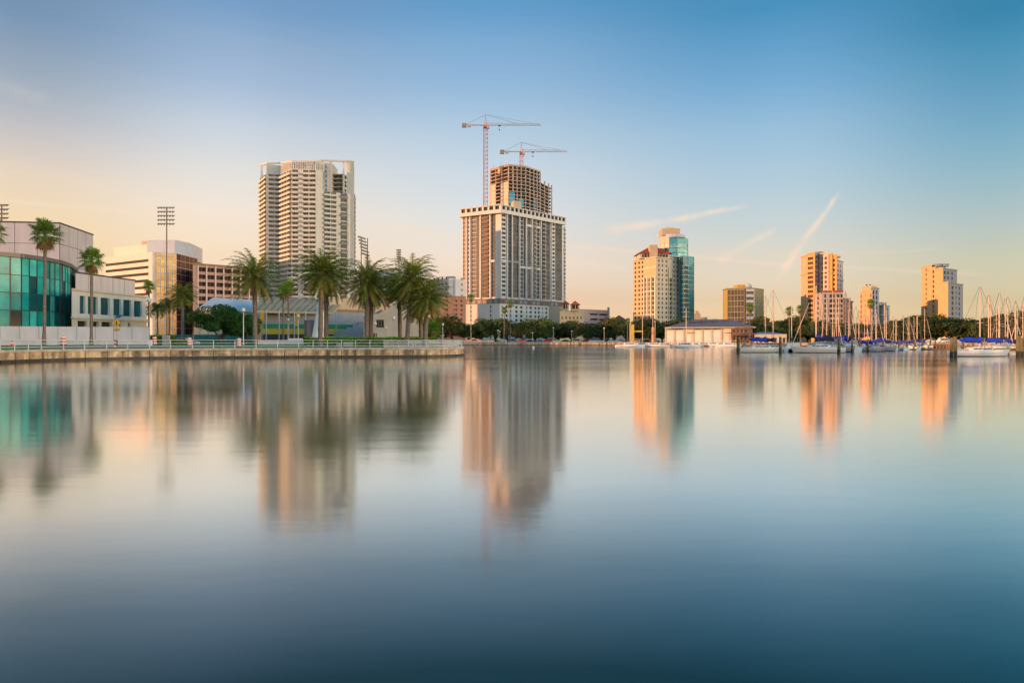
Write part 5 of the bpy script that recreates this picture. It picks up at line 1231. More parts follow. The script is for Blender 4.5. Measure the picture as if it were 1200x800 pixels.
for a, c, r in (((0, .17), (-.01, -.03), .05), ((-.01, -.03), (.09, -.26), .032), ((-.01, -.03), (-.10, -.25), .032), ((.01, .14), (.12, .0), .025), ((-.01, .14), (-.12, .0), .025)): f.cyl((x + a[0], y - .062, zc + a[1]), (x + c[0], y - .062, zc + c[1]), r, r * .9, BK, 6)
f.build('walking_figure', t)
z2 = Z(388.5, 85); q = plate(x, z2, [(-.32, -.17), (.32, -.17), (.32, .17), (-.32, .17)], .03, BK, y - .04); q.add(plate(x, z2, [(-.29, -.14), (.29, -.14), (.29, .14), (-.29, .14)], .01, YS, y - .05), Matrix.Identity(4)); q.build('arrow_plate', t)
q = MB(); q.cyl((x + .16, y - .06, z2 + .08), (x - .10, y - .06, z2 - .06), .022, .022, BK, 6); q.poly([(x - .2, y - .062, z2 - .11), (x - .04, y - .062, z2 - .10), (x - .15, y - .062, z2 + .04)], BK); q.build('arrow', t)
q = MB(); q.loft([[(x - .3, y - .2, GZ + 3.55), (x + .45, y - .2, GZ + 3.55), (x + .45, y - .2, GZ + 3.6), (x - .3, y - .2, GZ + 3.6)], [(x - .1, y + .3, GZ + 3.95), (x + .65, y + .3, GZ + 3.95), (x + .65, y + .3, GZ + 4.0), (x - .1, y + .3, GZ + 4.0)]], G_BLUE); q.build('solar_panel', t)
q = MB(); q.cyl((x, y, GZ), (x, y, GZ + .9), .12, .08, METD, 10); q.build('base', t)
# red and white marker at the sign's foot
x, y = P(134.5, 82); t = thing('hazard_marker', (x, y, GZ), 'slim red and white striped post beside the crossing sign', 'marker post'); q = MB(); s = MB()
for i in range(5): (q if i % 2 == 0 else s).box(x - .11, x + .11, y - .03, y + .03, GZ + i * .22, GZ + (i + 1) * .22, mat('marker_red', (.55, .03, .03), .6) if i % 2 == 0 else WH2)
q.build('red_stripe', t)['kind'] = 'stuff'; s.build('white_stripe', t)['kind'] = 'stuff'
def lamp(px, d, yt, label, globe=.26, kind=0, yb=None, z0=GZ, group='street lamps'):
    x, y = P(px, d); zt = Z(yt, d); t = thing('street_lamp', (x, y, z0), label, 'street lamp', group)
    q = MB(); q.cyl((x, y, z0), (x, y, z0 + .7), .14, .09, METG if kind else WH2, 8); q.cyl((x, y, z0 + .7), (x, y, zt - globe * 1.6), .07, .05, METG if kind else WH2, 8); q.build('post', t)
    q = MB(); q.cyl((x, y, zt - globe * 2), (x, y, zt - globe * 1.4), .10, globe * .6, METD, 8); q.build('collar', t)
    q = MB(); q.ball((x, y, zt - globe * .7), globe, mat('lamp_globe', (.80, .80, .76), .3, .03), 1.15, 12, 8); q.build('globe', t, smooth=True)
for a in ((175.2, 103, 350, 'lamp post at the right end of the white hoarding', .34, 1), (285.3, 96, 361.5, 'lamp post with white globe left of the lone date palm', .26, 0), (337.5, 120, 373.5, 'globe lamp before the yellow banded stadium wall', .24, 0), (349.5, 118, 369, 'taller globe lamp just right of the yellow banner', .26, 0),
          (426.5, 118, 368, 'globe lamp left of the paired palms at the concrete wing', .24, 1), (461, 116, 371, 'globe lamp in front of the sloping concrete wing', .26, 1), (439.8, 119, 378, 'short globe lamp just right of the paired palms', .24, 1), (452.5, 121, 383, 'small globe lamp under the wing window', .2, 1), (518.8, 99.5, 379, 'ornate lamp with white globe at the promenade corner', .17, 1)): lamp(*a)
x, y = P(518.2, 100); t = thing('viewing_scope', (x, y, GZ), 'weathered stone pedestal with coin telescope at the promenade corner', 'telescope')
q = MB(); q.cyl((x, y, GZ), (x, y, GZ + .9), .34, .20, PINK, 10); q.cyl((x, y, GZ + .9), (x, y, GZ + 1.5), .17, .15, PINK, 10); q.build('pedestal', t); q = MB(); q.ball((x, y, GZ + 1.65), .2, METG, 1.2); q.cyl((x - .3, y - .1, GZ + 1.7), (x + .3, y + .1, GZ + 1.75), .1, .13, METG, 8); q.build('telescope_head', t)
for i, px in enumerate((551.8, 738)):   # thin flag pole like street poles on the far shore
    x, y = P(px, 324); t = thing('light_pole', (x, y, GZ), ('thin bare light pole at the left end of the far sea wall', 'thin light pole near the yellow-masted boat')[i], 'light pole'); q = MB(); q.cyl((x, y, GZ), (x, y, Z(376 if i == 0 else 378, 324)), .18, .1, METG, 6); q.build('pole', t); q = MB(); q.box(x - .1, x + 1.2, y - .1, y + .1, Z(376.4 if i == 0 else 378.4, 324), Z(376 if i == 0 else 378, 324), METG); q.build('arm', t)
for i, (px, yt) in enumerate(((583.6, 387), (585.6, 388.5), (648.3, 384), (708, 384.5), (670, 388), (624, 390))):
    x, y = P(px, 326); t = thing('street_lamp', (x, y, GZ), 'white lamp standard on the far shore, %s from the left' % ordw(i + 1), 'street lamp', 'lamps on the far shore'); q = MB(); q.cyl((x, y, GZ), (x, y, Z(yt + 1, 326)), .12, .08, METG, 6); q.build('post', t); q = MB(); q.ball((x, y, Z(yt, 326)), .36, WH2); q.build('globe', t)
# floodlight masts
def flood(px, d, ytop, ybot, wpx, nr, label, lean=0, two=False):
    x, y = P(px, d); z1 = Z(ytop, d); t = thing('floodlight_mast', (x, y, GZ), label, 'floodlight mast', 'stadium floodlight masts'); hw_ = wpx / 2 / F * d
    q = MB()
    for o in ((-1.2, 1.2) if two else (0,)): q.cyl((x + o, y, GZ), (x + o, y, z1), .30, .18, mat('mast_steel', (.16, .15, .14), .7, .1), 8)
    q.build('pole', t); zb_ = Z(ybot, d)
    bars = MB(); 
    for k in range(nr):
        z = z1 - (z1 - zb_) * k / (nr - 1); sk = lean * (k - nr / 2) * .3
        bars.box(x - hw_ + sk, x + hw_ + sk, y - .25, y - .1, z - .12 , z + .08, METD, T=(lambda X, Y, ZZ: (X, Y, ZZ - lean * (X - x) * .35)))
        n = 6
        for j in range(n):
            xx = x - hw_ + sk + 2 * hw_ * (j + .5) / n; zz = z - lean * (xx - x) * .35; f = MB(); f.cyl((xx, y - .25, zz - .05), (xx, y - .75, zz - .35), .16, .34, METD, 8); f.cyl((xx, y - .76, zz - .355), (xx, y - .78, zz - .365), .30, .30, METG, 8); f.build('floodlight', t)
    bars.build('crossbar', t)
flood(195.3, 215, 243, 262, 20, 5, 'tall floodlight mast in front of the gold-glass office')
flood(2, 205, 240, 260, 18, 5, 'floodlight mast behind the panelled block at the left edge')
flood(427, 260, 279, 297, 9, 6, 'twin-post floodlight mast seen edge on right of the ivory tower', 1, True)
flood(467.5, 300, 292.5, 303, 5, 5, 'far narrow floodlight mast above the tallest leaning date palm')
# utility boxes, benches
for i, (px0, px1, yt, yb, d, m, lab) in enumerate(((402.5, 413.5, 401.5, 407.5, 94.2, METG, 'grey notice board behind the railing below the paired palms'), (394.5, 399.5, 402.5, 407, 94, METG, 'small dark utility box in front of the hedge'), (190, 198, 396.5, 405.5, 92, CONC, 'weathered stone block beside the traffic barrel'), (173.5, 177, 401.5, 406, 89.5, WH2, 'little white box at the foot of the corner lamp post'), (537.5, 541, 402.5, 406, 100, WH2, 'white electrical box on the rounded corner'))):
    x0, y = P(px0, d); x1, _ = P(px1, d); z1 = Z(yt, d); b = MB()
    pr = [(x0, GZ - .02), (x1, GZ - .02), (x1, z1 - .06), (x1 - .06, z1), (x0 + .06, z1), (x0, z1 - .06)]; dp = .35 if i > 0 else .08
    b.loft([[(a, y + yy, c) for a, c in pr] for yy in (0, dp)], m); b.box(x0 + .05, x1 - .05, y - .015, y, GZ + .15, z1 - .12, GREY if i != 3 else WH2)
    tag(b.build('notice_board' if i == 0 else 'utility_box', org=(x0, y, GZ)), lab, 'notice board' if i == 0 else 'stone block' if i == 2 else 'utility box')
for px in (482.5, 488.5, 506):
    x, y = P(px, 96); t = thing('bench', (x, y, GZ), {482.5: 'white slatted bench behind the railing under the tallest date palm', 488.5: 'white bench just left of the rightmost date palm', 506: 'white bench near the telescope at the corner'}[px], 'bench', 'white promenade benches')
    q = MB()
    for k in range(3): q.box(x - .6, x + .6, y + k*.15, y + k*.15 + .11, GZ + .44, GZ + .48, WHITE)
    q.build('seat', t); q = MB()
    for k in range(3): q.box(x - .6, x + .6, y + .45, y + .48, GZ + .6 + k*.14, GZ + .7 + k*.14, WHITE)
    q.build('backrest', t)
    for sx in (-.5, .5): q = MB(); q.box(x + sx - .03, x + sx + .03, y + .0, y + .05, GZ, GZ + .44, WHITE); q.box(x + sx - .03, x + sx + .03, y + .42, y + .47, GZ, GZ + 1.0, WHITE); q.build('leg', t)
# ------------------------------------------------------------------ cars
def car(loc, rz, body, label, group, van=0):
    t = thing('parked_car', (0, 0, 0), label, 'car', group)
    if van: pr = [(-2.3, .35), (-2.32, 1.0), (-2.15, 1.8), (-1.6, 1.92), (1.0, 1.9), (1.55, 1.15), (2.25, .95), (2.3, .4)]; gl = [(-2.0, 1.15), (-1.95, 1.72), (.95, 1.75), (1.35, 1.18)]
    else: pr = [(-2.2, .35), (-2.25, .75), (-2.1, .95), (-1.5, 1.0), (-.95, 1.40), (.35, 1.43), (1.05, 1.0), (2.0, .86), (2.25, .6), (2.2, .35)]; gl = [(-1.35, 1.0), (-.88, 1.34), (.30, 1.37), (.85, 1.0)]
    q = MB(); hw_ = .88
    q.loft([[(a, s * hw_ * (.86 if c > 1.1 else 1) , c) for a, c in pr] for s in (-1, -.96, .96, 1)], body); q.build('body', t)
    q = MB()
    for s in (-1, 1): q.loft([[(a, s * (hw_ + .004 - (.10 if c > 1.2 else 0)), c) for a, c in gl], [(a, s * (hw_ - .08 - (.10 if c > 1.2 else 0)), c) for a, c in gl]], G_DARK)
    q.build('side_window', t)
    for sx in (-1.4, 1.4):
        for sy in (-1, 1): q = MB(); q.cyl((sx, sy * .72, .33), (sx, sy * .92, .33), .33, .33, METD, 12); q.cyl((sx, sy * .915, .33), (sx, sy * .93, .33), .18, .18, METG, 8); q.build('wheel', t)
    for s in (-1, 1): q = MB(); q.box(2.1, 2.26, s * .6 - .15, s * .6 + .15, .62, .76, WH2); q.build('headlight', t)
    move(t, loc, rz); return t
CARC = [('white', mat('car_white', (.75, .74, .72), .3, .02)), ('red', mat('car_red', (.42, .03, .03), .3, .02)), ('silver', mat('car_silver', (.45, .46, .48), .3, .02, metal=.4)), ('black', mat('car_black', (.02, .02, .022), .25, .02)), ('blue', mat('car_blue', (.06, .12, .28), .3, .02)), ('tan', mat('car_tan', (.45, .33, .22), .35, .02))]
protoc = {}
spots = [(546, 2), (556, 5), (567, 0), (574, 2), (581, 3), (601, 4), (611, 1), (622, 3), (633, 4), (642, 1), (648, 0), (654, 0), (663, 3), (676, 5), (686, 1), (695, 0), (702, 0), (711, 3), (718, 0), (727, 2), (735, 4), (744, 0), (757, 3), (768, 2), (1090, 0), (1104, 0), (1118, 2), (1130, 0), (1144, 2), (1156, 0)]
for i, (px, ci) in enumerate(spots):
    d = 336 + (i % 3) * 2.5 if px < 780 else 268 - (px - 1090) * .09
    nm, m = CARC[ci]; van = (i % 4 == 1) * 1; lab = '%s %s on the far shore road, %s vehicle from the left' % (nm, 'van' if van else 'parked car', ordw(i + 1)); loc = (*P(px, d), GZ + .02); rz = R(rn.choice((0, 180)) + rn.uniform(-6, 6))
    if (ci, van) in protoc: dup(protoc[(ci, van)], loc, rz, label=lab, group='cars parked on the far shore')
    else: protoc[(ci, van)] = car(loc, rz, m, lab, 'cars parked on the far shore', van)
car((*P(217, 119), GZ + .0), 0, CARC[2][1], 'pale silver car parked behind the traffic barrel by the low shrubs', None)
# things on the far lawn: concrete blocks and buoy
for i, px in enumerate((549.8, 561)):
    x, y = P(px, 327); b = MB(); pr = [(x - 1.3, GZ), (x + 1.3, GZ), (x + 1.3, GZ + 1.2), (x + 1.0, GZ + 1.5), (x - 1.0, GZ + 1.5), (x - 1.3, GZ + 1.2)]; b.loft([[(a, y + yy, c) for a, c in pr] for yy in (0, 1.5)], PINK)
    tag(b.build('stone_planter', org=(x, y, GZ)), ('left', 'right')[i] + ' one of two peach stone planters on the far lawn', 'planter', 'stone planters on the far lawn')
x, y = P(624.8, 195); t = thing('mooring_buoy', (x, y, 0), 'small white mooring buoy floating alone in front of the far shore', 'buoy'); q = MB(); q.ball((x, y, .25), .42, WH2, 1.0, 12, 8); q.build('float', t, smooth=True); q = MB(); q.cyl((x, y, .6), (x, y, .95), .05, .05, METG); q.build('ring_post', t)

# ------------------------------------------------------------------ marina
HW = mat('hull_white', (.84, .82, .79), .35, .05, .8); HC = mat('hull_cream', (.78, .71, .60), .35, .05, .8); BOOT = mat('boot_stripe', (.05, .015, .012), .5); ANTI = mat('deck_grey', (.55, .54, .52), .7, .05)
ALU = mat('mast_aluminium', (.60, .47, .36), .45, .06); BCV = mat('blue_sail_cover', (.004, .04, .50), .7, .15, 2); BLK = mat('navy_sail_cover', (.015, .02, .05), .8, .15, 2); TEC = mat('teal_canvas', (.01, .20, .26), .7, .1)
def hull_secs(L, B, fb, n=14):
    secs = []
    for i in range(n + 1):
        t = i / n; x = -L/2 + L * t
        wdt = B/2 * (math.sin(math.pi * min(1, .34 + .66 * t * .80 / .8)) ** .75 if t > .45 else (.78 + .22 * math.sin(math.pi/2 * t / .45)))
        if t > .45: wdt = B/2 * max(.02, math.cos((t - .45) / .55 * math.pi / 2) ** .8)
        sheer = fb * (.92 + .28 * t * t); rk = .75 * fb * (t ** 6); 
        secs.append([(x + rk, -wdt, sheer), (x + rk*.7, -wdt * 1.01, sheer * .62), (x + rk*.2, -wdt * .88, .08), (x, -wdt * .4, -.35), (x, wdt * .4, -.35), (x + rk*.2, wdt * .88, .08), (x + rk*.7, wdt * 1.01, sheer * .62), (x + rk, wdt, sheer)])
    return secs
def sailboat(L, H, cover, hullm, label='', furl=True, bimini=None, mastx=.08, seed=0):
    t = thing('sailboat', (0, 0, 0), label, 'sailboat', 'sailboats moored in the marina'); B = L * .31; fb = L * .115
    S = hull_secs(L, B, fb); q = MB(); q.loft(S, hullm); q.build('hull', t)
    q = MB()
    for s in (0, 7):
        ln_ = [Vector(sec[2 if s == 0 else 5]) for sec in S]
        for a, c in zip(ln_[:-1], ln_[1:]): o = Vector((0, -.015 if s == 0 else .015, 0)); q.poly([a + o + Vector((0,0,-.06)), c + o + Vector((0,0,-.06)), c + o + Vector((0,0,.07)), a + o + Vector((0,0,.07))], BOOT)
    q.build('boot_stripe', t)
    zd = fb * 1.0; q = MB(); ck = []
    for x, w_, h in ((-.22, .60, .02), (-.20, .62, .42), (.05, .58, .44), (.20, .40, .36), (.28, .22, .02)):
        X = x * L; W2 = B/2 * w_; z = zd * 1.0; ck.append([(X, -W2, z - .05), (X, -W2 * .86, z + h), (X, W2 * .86, z + h), (X, W2, z - .05)])
    q.loft(ck, HW); cb = q.build('cabin', t)
    q = MB()
    for s in (-1, 1):
        for x in (-.14, -.06, .03, .11): q.box(x*L, x*L + .55, s * B * .292 - .02, s * B * .292 + .02, zd + .14, zd + .30, G_DARK)
    q.build('porthole', cb)['kind'] = 'stuff'
    q = MB(); q.box(-.44*L, -.24*L, -B*.22, B*.22, zd - .05, zd + .18, ANTI); q.cyl((-.36*L, 0, zd), (-.36*L, 0, zd + .9), .05, .05, METG); q.cyl((-.37*L, 0, zd + .8), (-.355*L, 0, zd + .82), .42, .42, METG, 12); q.build('cockpit', t)
    mx = mastx * L; q = MB(); q.cyl((mx, 0, zd - .1), (mx, 0, H), .105 * (L/10), .075 * (L/10), ALU, 8); q.build('mast', t)
    for f_ in (.42, .70): q = MB(); q.cyl((mx, -B*.28, zd + (H-zd)*f_), (mx, B*.28, zd + (H-zd)*f_), .035, .035, ALU, 5); q.build('spreader', t)
    bx = mx - .42 * L; zb_ = zd + 1.35; q = MB(); q.cyl((mx, 0, zb_), (bx, 0, zb_ + .1), .07, .07, ALU, 6); q.build('boom', t)
    q = MB(); secs = []; r_ = random.Random(seed)
    for i in range(11):
        u = i / 10; x = mx + .12 - (.40 * L) * u; rr = .12 + .20 * math.sin(math.pi * min(1, u * .9 + .08)) + (.14 if i == 0 else 0) + r_.uniform(-.03, .03); zz = zb_ + .14 - .05 * math.sin(u * 9)
        secs.append([(x, math.cos(a * math.pi/4) * rr * .7, zz + math.sin(a * math.pi/4) * rr * (1.9 if i < 2 else 1.2)) for a in range(8)])
    q.loft(secs, cover); q.build('sail_cover', t, smooth=True)
    q = MB(); tip = (.5 * L + fb*.5, 0, fb * 1.2)
    if furl: q.tube([(tip[0] - .1, 0, tip[2] + .2), (tip[0] + (mx - tip[0]) * .3, 0, tip[2] + (H - tip[2]) * .3), (tip[0] + (mx - tip[0]) * .72, 0, tip[2] + (H - tip[2]) * .72)], [.065, .07, .03], ALU, 6); q.build('furled_sail', t)
    q = MB()
    for p in (tip, (-L/2, 0, fb)): q.cyl(p, (mx, 0, H - .1), .022, .022, METD, 4)
    for s in (-1, 1): 
        z7 = zd + (H - zd) * .70; q.cyl((mx - .1, s * B/2 * .95, zd), (mx, s * B*.28, z7), .02, .02, METD, 4); q.cyl((mx, s * B*.28, z7), (mx, 0, H - .2), .02, .02, METD, 4)
    q.build('rigging', t)
    q = MB()
    for s in (-1, 1):
        for i in range(1, 13, 2): p = S[i][0 if s < 0 else 7]; q.cyl(p, (p[0], p[1], p[2] + .62), .02, .02, METG, 4)
        for i in range(1, 11, 2): a, c = S[i][0 if s < 0 else 7], S[i+2][0 if s < 0 else 7]; q.cyl((a[0], a[1], a[2] + .6), (c[0], c[1], c[2] + .6), .014, .014, METG, 4)
    q.build('guard_rail', t)
    if bimini:
        q = MB(); X = -.36 * L; q.loft([[(X - L*.10, y_, zd + 1.95 - .12 * abs(y_)) for y_ in (-B*.36, 0, B*.36)] + [(X - L*.10, y_, zd + 1.88 - .12 * abs(y_)) for y_ in (B*.36, 0, -B*.36)], [(X + L*.10, y_, zd + 1.95 - .12 * abs(y_)) for y_ in (-B*.36, 0, B*.36)] + [(X + L*.10, y_, zd + 1.88 - .12 * abs(y_)) for y_ in (B*.36, 0, -B*.36)]], bimini)
        for sx in (-1, 1):
            for sy in (-1, 1): q.cyl((X + sx * L*.09, sy * B*.34, zd), (X + sx * L*.09, sy * B*.34, zd + 1.88), .02, .02, METG, 4)
        q.build('bimini', t)
    return t
# foreground boats
def put(px, d, t, rz, sc_=1.0): move(t, (*P(px, d), 0), rz, sc_)
b1 = sailboat(7.9, 10.4, BCV, HW, 'white sailboat with blue sail cover nearest the camera between tall pilings at the right', seed=1, mastx=.03, furl=False); put(1146.5, 99, b1, R(0))
b2 = sailboat(8.0, 10.6, BCV, HC, 'white sailboat with bright blue sail cover, leftmost of the marina berths', seed=2, mastx=.13, furl=False); put(890.5, 131, b2, R(0))
b2.scale = (1, 1, 1.05)
b3 = sailboat(9.2, 12.5, BLK, HC, 'cream hulled sailboat with bow to the left in front of the mast forest', seed=3, mastx=.06, bimini=BLK); put(959.5, 129, b3, R(180))
b4 = sailboat(8.6, 12.9, BLK, HW, 'sailboat with black sail cover and tallest mast tucked behind the leftmost berth', seed=4, mastx=0, bimini=BLK, furl=False); put(906, 140, b4, R(-8))
# catamaran
t = thing('catamaran', (0, 0, 0), 'white motor catamaran with dark canopy between the first two sailboats', 'catamaran'); q = MB()
for s in (-1, 1): q.loft([[(a[0]*.9, a[1] * .35 + s * 1.5, a[2]) for a in sec] for sec in hull_secs(8, 3, .95)], HW)
q.build('hull', t); q = MB(); q.box(-2.6, 2.6, -1.7, 1.7, .65, .95, HW); q.build('bridge_deck', t); q = MB(); q.loft([[(x, y_ * k, z) for x, y_ in ((-1.9, -1.4), (1.9, -1.4), (1.9, 1.4), (-1.9, 1.4))] for z, k in ((.95, 1), (1.8, .8))], HW); q.build('cabin', t)
q = MB(); q.box(-1.7, 1.7, -1.36, 1.36, 1.15, 1.5, G_DARK); q.build('cabin_window', t); q = MB(); q.box(-1.9, 1.9, -1.4, 1.4, 2.7, 2.8, METD); 
for sx in (-1.7, 1.7):
    for sy in (-1.3, 1.3): q.cyl((sx, sy, .9), (sx, sy, 2.7), .04, .04, METG, 5)
q.build('canopy', t); q = MB(); q.cyl((.4, 0, 1.6), (.4, 0, 11.2), .09, .06, ALU, 6); q.build('mast', t); put(928, 138, t, R(75))
# boats in the slips, bows outward: prototypes then copies
PR = [sailboat(8.4, 11.0, BCV, HW, seed=11, furl=False), sailboat(9.0, 12.0, BCV, HC, seed=12, bimini=BCV), sailboat(7.8, 9.8, BLK, HW, seed=13, furl=False), sailboat(8.8, 11.4, BCV, HW, seed=14, bimini=TEC)]
SL = [ # mast px, depth, mast top py, proto
 (958, 139, 338, 0), (967, 141, 350, 2), (974, 138, 345, 1), (979, 150, 352, 0), (984, 147, 353, 3), (989, 139, 343, 0), (992.5, 148, 358, 1), (997, 139, 349, 2), (1008.5, 146, 366, 0), (1012, 152, 370, 1), (1015, 158, 372, 2), (1020, 143, 369, 0), (1024.5, 146, 361, 1),
 (1034.5, 150, 357, 0), (1040, 156, 371, 2), (1045.5, 160, 374, 0), (1052, 165, 376, 3), (1062.5, 170, 372, 1), (1067, 172, 374, 0), (1073, 178, 372, 2), (1076, 182, 372, 0), (1082, 172, 366, 1),
 (1162, 118, 350, 0), (1168.5, 121, 348, 1), (1175.5, 126, 355, 2), (1178, 140, 353, 1), (1187.5, 122, 358, 0), (1192, 135, 366, 3), (1195.5, 118, 364, 2), (1199, 128, 365, 0), (1204, 121, 352, 1), (1212, 131, 360, 2), (962.5, 152, 357, 2), (970.5, 158, 362, 3), (1001, 156, 362, 0), (1005, 168, 372, 2), (1017.5, 170, 374, 0), (1029, 172, 370, 3), (1037, 176, 368, 2), (1048.5, 182, 376, 0), (1057, 186, 372, 1), (1070, 192, 376, 0), (1158, 136, 362, 2), (1166, 145, 368, 0), (1172, 150, 366, 3), (1183, 152, 370, 0), (1190, 158, 364, 2)]
usedp = set(); SL.sort()
for i, (px, d, yt, k) in enumerate(SL):
    H = Z(yt - (4 if px < 1100 else 7), d); s = H / (11.0, 12.0, 9.8, 11.4)[k]; sxy = max(.72, min(1.0, s)); cov = ('blue', 'blue', 'navy', 'blue and teal')[k]
    lab = 'sailboat with %s canvas in the crowded slips, %s slip mast from left' % (cov, ordw(i + 1)); a = ((*P(px, d), 0), R(rn.uniform(-97, -83)) if i % 3 else R(rn.uniform(80, 97)), (sxy, sxy, s))
    if k in usedp: dup(PR[k], *a, label=lab)
    else: usedp.add(k); move(PR[k], *a, label=lab)
# small boats in front of the boathouse
def launch(label, hullm, canopy, mast=0, L=7):
    t = thing('small_boat', (0, 0, 0), label, 'boat', 'boats before the boathouse'); q = MB(); q.loft(hull_secs(L, L*.33, .85), hullm); q.build('hull', t)
    q = MB(); q.loft([[(x, y_ * k, z) for x, y_ in ((-L*.2, -.8), (L*.18, -.7), (L*.18, .7), (-L*.2, .8))] for z, k in ((.8, 1), (1.55, .85))], HW); q.build('cabin', t)
    q = MB(); q.box(-L*.17, L*.15, -.74, .74, 1.1, 1.4, G_DARK); q.build('cabin_window', t)
    q = MB(); q.box(-L*.38, -L*.05, -1.0, 1.0, 2.2, 2.28, canopy)
    for sx in (-L*.36, -L*.07):
        for sy in (-.9, .9): q.cyl((sx, sy, .8), (sx, sy, 2.2), .03, .03, METG, 4)
    q.build('canopy', t)
    if mast: q = MB(); q.cyl((.3, 0, 1), (.3, 0, mast), .14, .09, ALU, 6); q.build('mast', t)
    return t
YEL = mat('yellow_paint', (.62, .42, .05), .6, .1); l1 = launch('white boat with dark canopy at the left of the group before the boathouse', HW, BLK, 14, 10); put(738, 238, l1, R(0))
l2_ = launch('low white boat beside the tall orange tarpaulin wrapped mast', HW, METD, 12, 11); put(766, 240, l2_, R(180)); l3 = launch('white boat with blue canopy in front of the boathouse doors', HW, BCV, 13, 9.5); put(803, 225, l3, R(0)); l4 = launch('small navy boat moored left of the boathouse barge', BLK, HW, 0, 6); put(791, 240, l4, R(160))
for i, (px, d, L, lab) in enumerate(((815, 238, 5, 'little grey dinghy at the right of the blue-canopied boat'), (824, 262, 9, 'grey covered launch below the middle boathouse doors'), (835, 258, 8, 'second grey launch below the boathouse doors'), (845, 245, 8, 'white motorboat with bow left before the boathouse bar'), (853, 238, 8.5, 'larger white motorboat against the leftmost tall piling'), (752, 246, 8, 'dark sailless boat between the yellow mast and the orange wrapped mast'))):
    t = launch(lab, (METG, METG, METG, HW, HW, BLK)[i], (METG, BLK, METG, HW, HW, METD)[i], 11 if i == 5 else 0, L); put(px, d, t, R((0, 180, 0, 180, 180, 0)[i]))
# yellow lift mast and wrapped mast
t = thing('boat_hoist', (*P(741.5, 244), 0), 'yellow L shaped boat hoist standing by the quay left of the boathouse', 'hoist'); x, y = P(741.5, 244); q = MB(); q.box(x - .45, x + .45, y - .4, y + .4, -.3, Z(380, 244), YEL); q.build('post', t); q = MB(); q.box(x + .45, P(752.5, 244)[0], y - .25, y + .25, Z(389, 244), Z(387.3, 244), YEL); q.build('arm', t)
t = thing('wrapped_mast', (*P(765.5, 246), 0), 'stout orange tarpaulin wrapped mast on the boats left of the boathouse', 'mast'); x, y = P(765.5, 246); q = MB(); q.tube([(x, y, -.2), (x, y, 2), (x, y, Z(384, 246)), (x, y, Z(383, 246))], [.3, .85, .75, .4], mat('orange_tarp', (.50, .20, .09), .8, .15), 8); q.build('tarpaulin', t); q = MB(); q.cyl((x + .8, y + .5, 0), (x + .8, y + .5, Z(376, 246)), .16, .1, ALU, 6); q.build('pole', t)
# pilings
PW1 = mat('piling_wood', (.17, .16, .09), .95, .3, 3, bump=.5, streak=.3); PW2 = mat('piling_wet', (.02, .018, .014), .6, .3)
def piling(loc=(0, 0, 0), top=2.0, r=.2):
    t = thing('piling', (0, 0, 0), '', 'piling', 'wooden mooring pilings'); q = MB(); q.tube([(0, 0, .75), (0.02, 0, 1.4), (0, 0, top), (0, 0, top + .08)], [r * 1.04, r, r * .93, r * .5], PW1, 9); q.build('post', t); q = MB(); q.cyl((0, 0, -.6), (0, 0, .75), r * 1.1, r * 1.06, PW2, 9); q.build('wet_base', t); return t
p0 = piling(top=2.6, r=.21)
PL = [(865, 127, 2.9, 1.35), (914.5, 124, 2.9, 1.2), (983, 124, 2.5, 1.35), (1115.5, 95, 2.6, 1.25), (1119.5, 96, 2.8, 1.25), (1193, 96, 2.9, 1.25), (1198, 98, 2.6, 1.2)]
for k in range(11): PL.append((998.5 + k * 9.2, 134 + k * 4.2, 2.5, 1.0))
for k in range(16): PL.append((1003 + k * 6.2, 142 + k * 4.4, 2.3, .9))
PL += [(880, 168, 2.3, 1), (1150, 130, 2.3, 1), (1172, 132, 2.3, 1), (1128, 150, 2.3, 1), (1140, 152, 2.3, 1)]
PL.sort()
for i, (px, d, h, rs) in enumerate(PL):
    a = ((*P(px, d), 0), rn.uniform(0, 6), (rs, rs, h / 2.6)); lab = 'wooden mooring piling with dark wet foot, %s from the left of the marina pilings' % ordw(i + 1)
    if i == 0: move(p0, *a, label=lab)
    else: dup(p0, *a, label=lab)
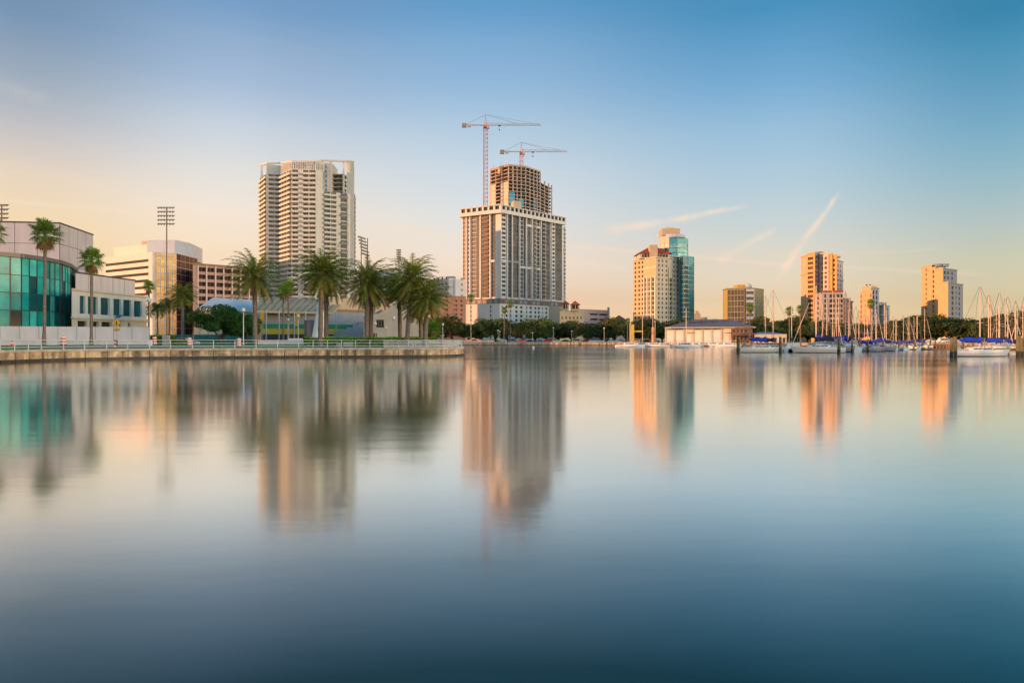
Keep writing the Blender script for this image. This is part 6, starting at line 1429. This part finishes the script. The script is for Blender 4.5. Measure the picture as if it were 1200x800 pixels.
# docks
def dock(a, c, w_, label, z=.95):
    t = thing('dock', (*a, 0), label, 'dock'); w = Wall(a, c); q = MB(); n = int(w.L / .9)
    for k in range(n): w.box(q, w.L*k/n + .03, w.L*(k+1)/n - .01, -w_, 0, z, z + .09, PW1)
    w.box(q, 0, w.L, -w_ - .02, .02, z - .28, z, WD); q.build('deck', t)
    for k in range(int(w.L / 5) + 1):
        for o in (-.1, -w_ + .1): q = MB(); p = w.pt(min(w.L - .1, k*5 + .2), o, 0); q.cyl((p[0], p[1], -.5), (p[0], p[1], z - .2), .14, .14, PW2, 7); q.build('pile', t)
dock(P(900, 146), P(1004, 150), 2.2, 'timber walkway behind the front row of sailboats'); dock(P(1004, 150), P(1108, 216), 2.2, 'long timber dock running back between the moored sailboats'); dock(P(1150, 112), P(1230, 114), 2.0, 'short timber dock behind the nearest sailboat'); dock(P(725, 252), P(868, 248), 2.5, 'low dark floating dock in front of the boathouse', .35)
t = thing('breakwater', (*P(1085, 235), 0), 'low brown timber bulkhead behind the masts at the right', 'breakwater'); q = MB(); w = Wall(P(1070, 238), P(1118, 226)); n = int(w.L / 1.0)
for k in range(n): w.box(q, w.L*k/n + .04, w.L*(k+1)/n - .02, -.3, 0, -.4, 1.15, WD)
w.box(q, 0, w.L, -.5, .12, 1.15, 1.35, mat('bulkhead_cap', (.32, .18, .10), .9, .2)); q.build('planking', t)
# marina lamp globes and hull-side dock boxes
for i, (px, d) in enumerate(((1006, 152), (1030, 168), (1056, 186), (1080, 200), (1093, 210))):
    x, y = P(px, d); b = MB(); pr = [(x - .5, .0), (x + .5, .0), (x + .5, .6), (x + .42, .75), (x - .42, .75), (x - .5, .6)]; z0 = 1.04; b.loft([[(a, y + 1.2 + yy, z0 + c) for a, c in pr] for yy in (0, .6)], WHITE); tag(b.build('dock_box', org=(x, y, z0)), 'white dock locker on the long timber dock, %s from the left' % ordw(i + 1), 'dock box', 'white dock lockers')


# things standing on the rising lawn bank behind the sea wall sit a little higher
for o in list(C.objects):
    if o.parent is None and o.name.split('.')[0] in ('traffic_barrel', 'traffic_cone', 'crossing_sign', 'hazard_marker', 'utility_box', 'notice_board', 'bench'):
        best = min((abs(o.location.x - q[0]) , q[1]) for q in [lineof(near[i], near[i+1], k / 8) for i in range(len(near) - 3) for k in range(8)])
        o.location.z += bank_h(o.location.y - best[1])
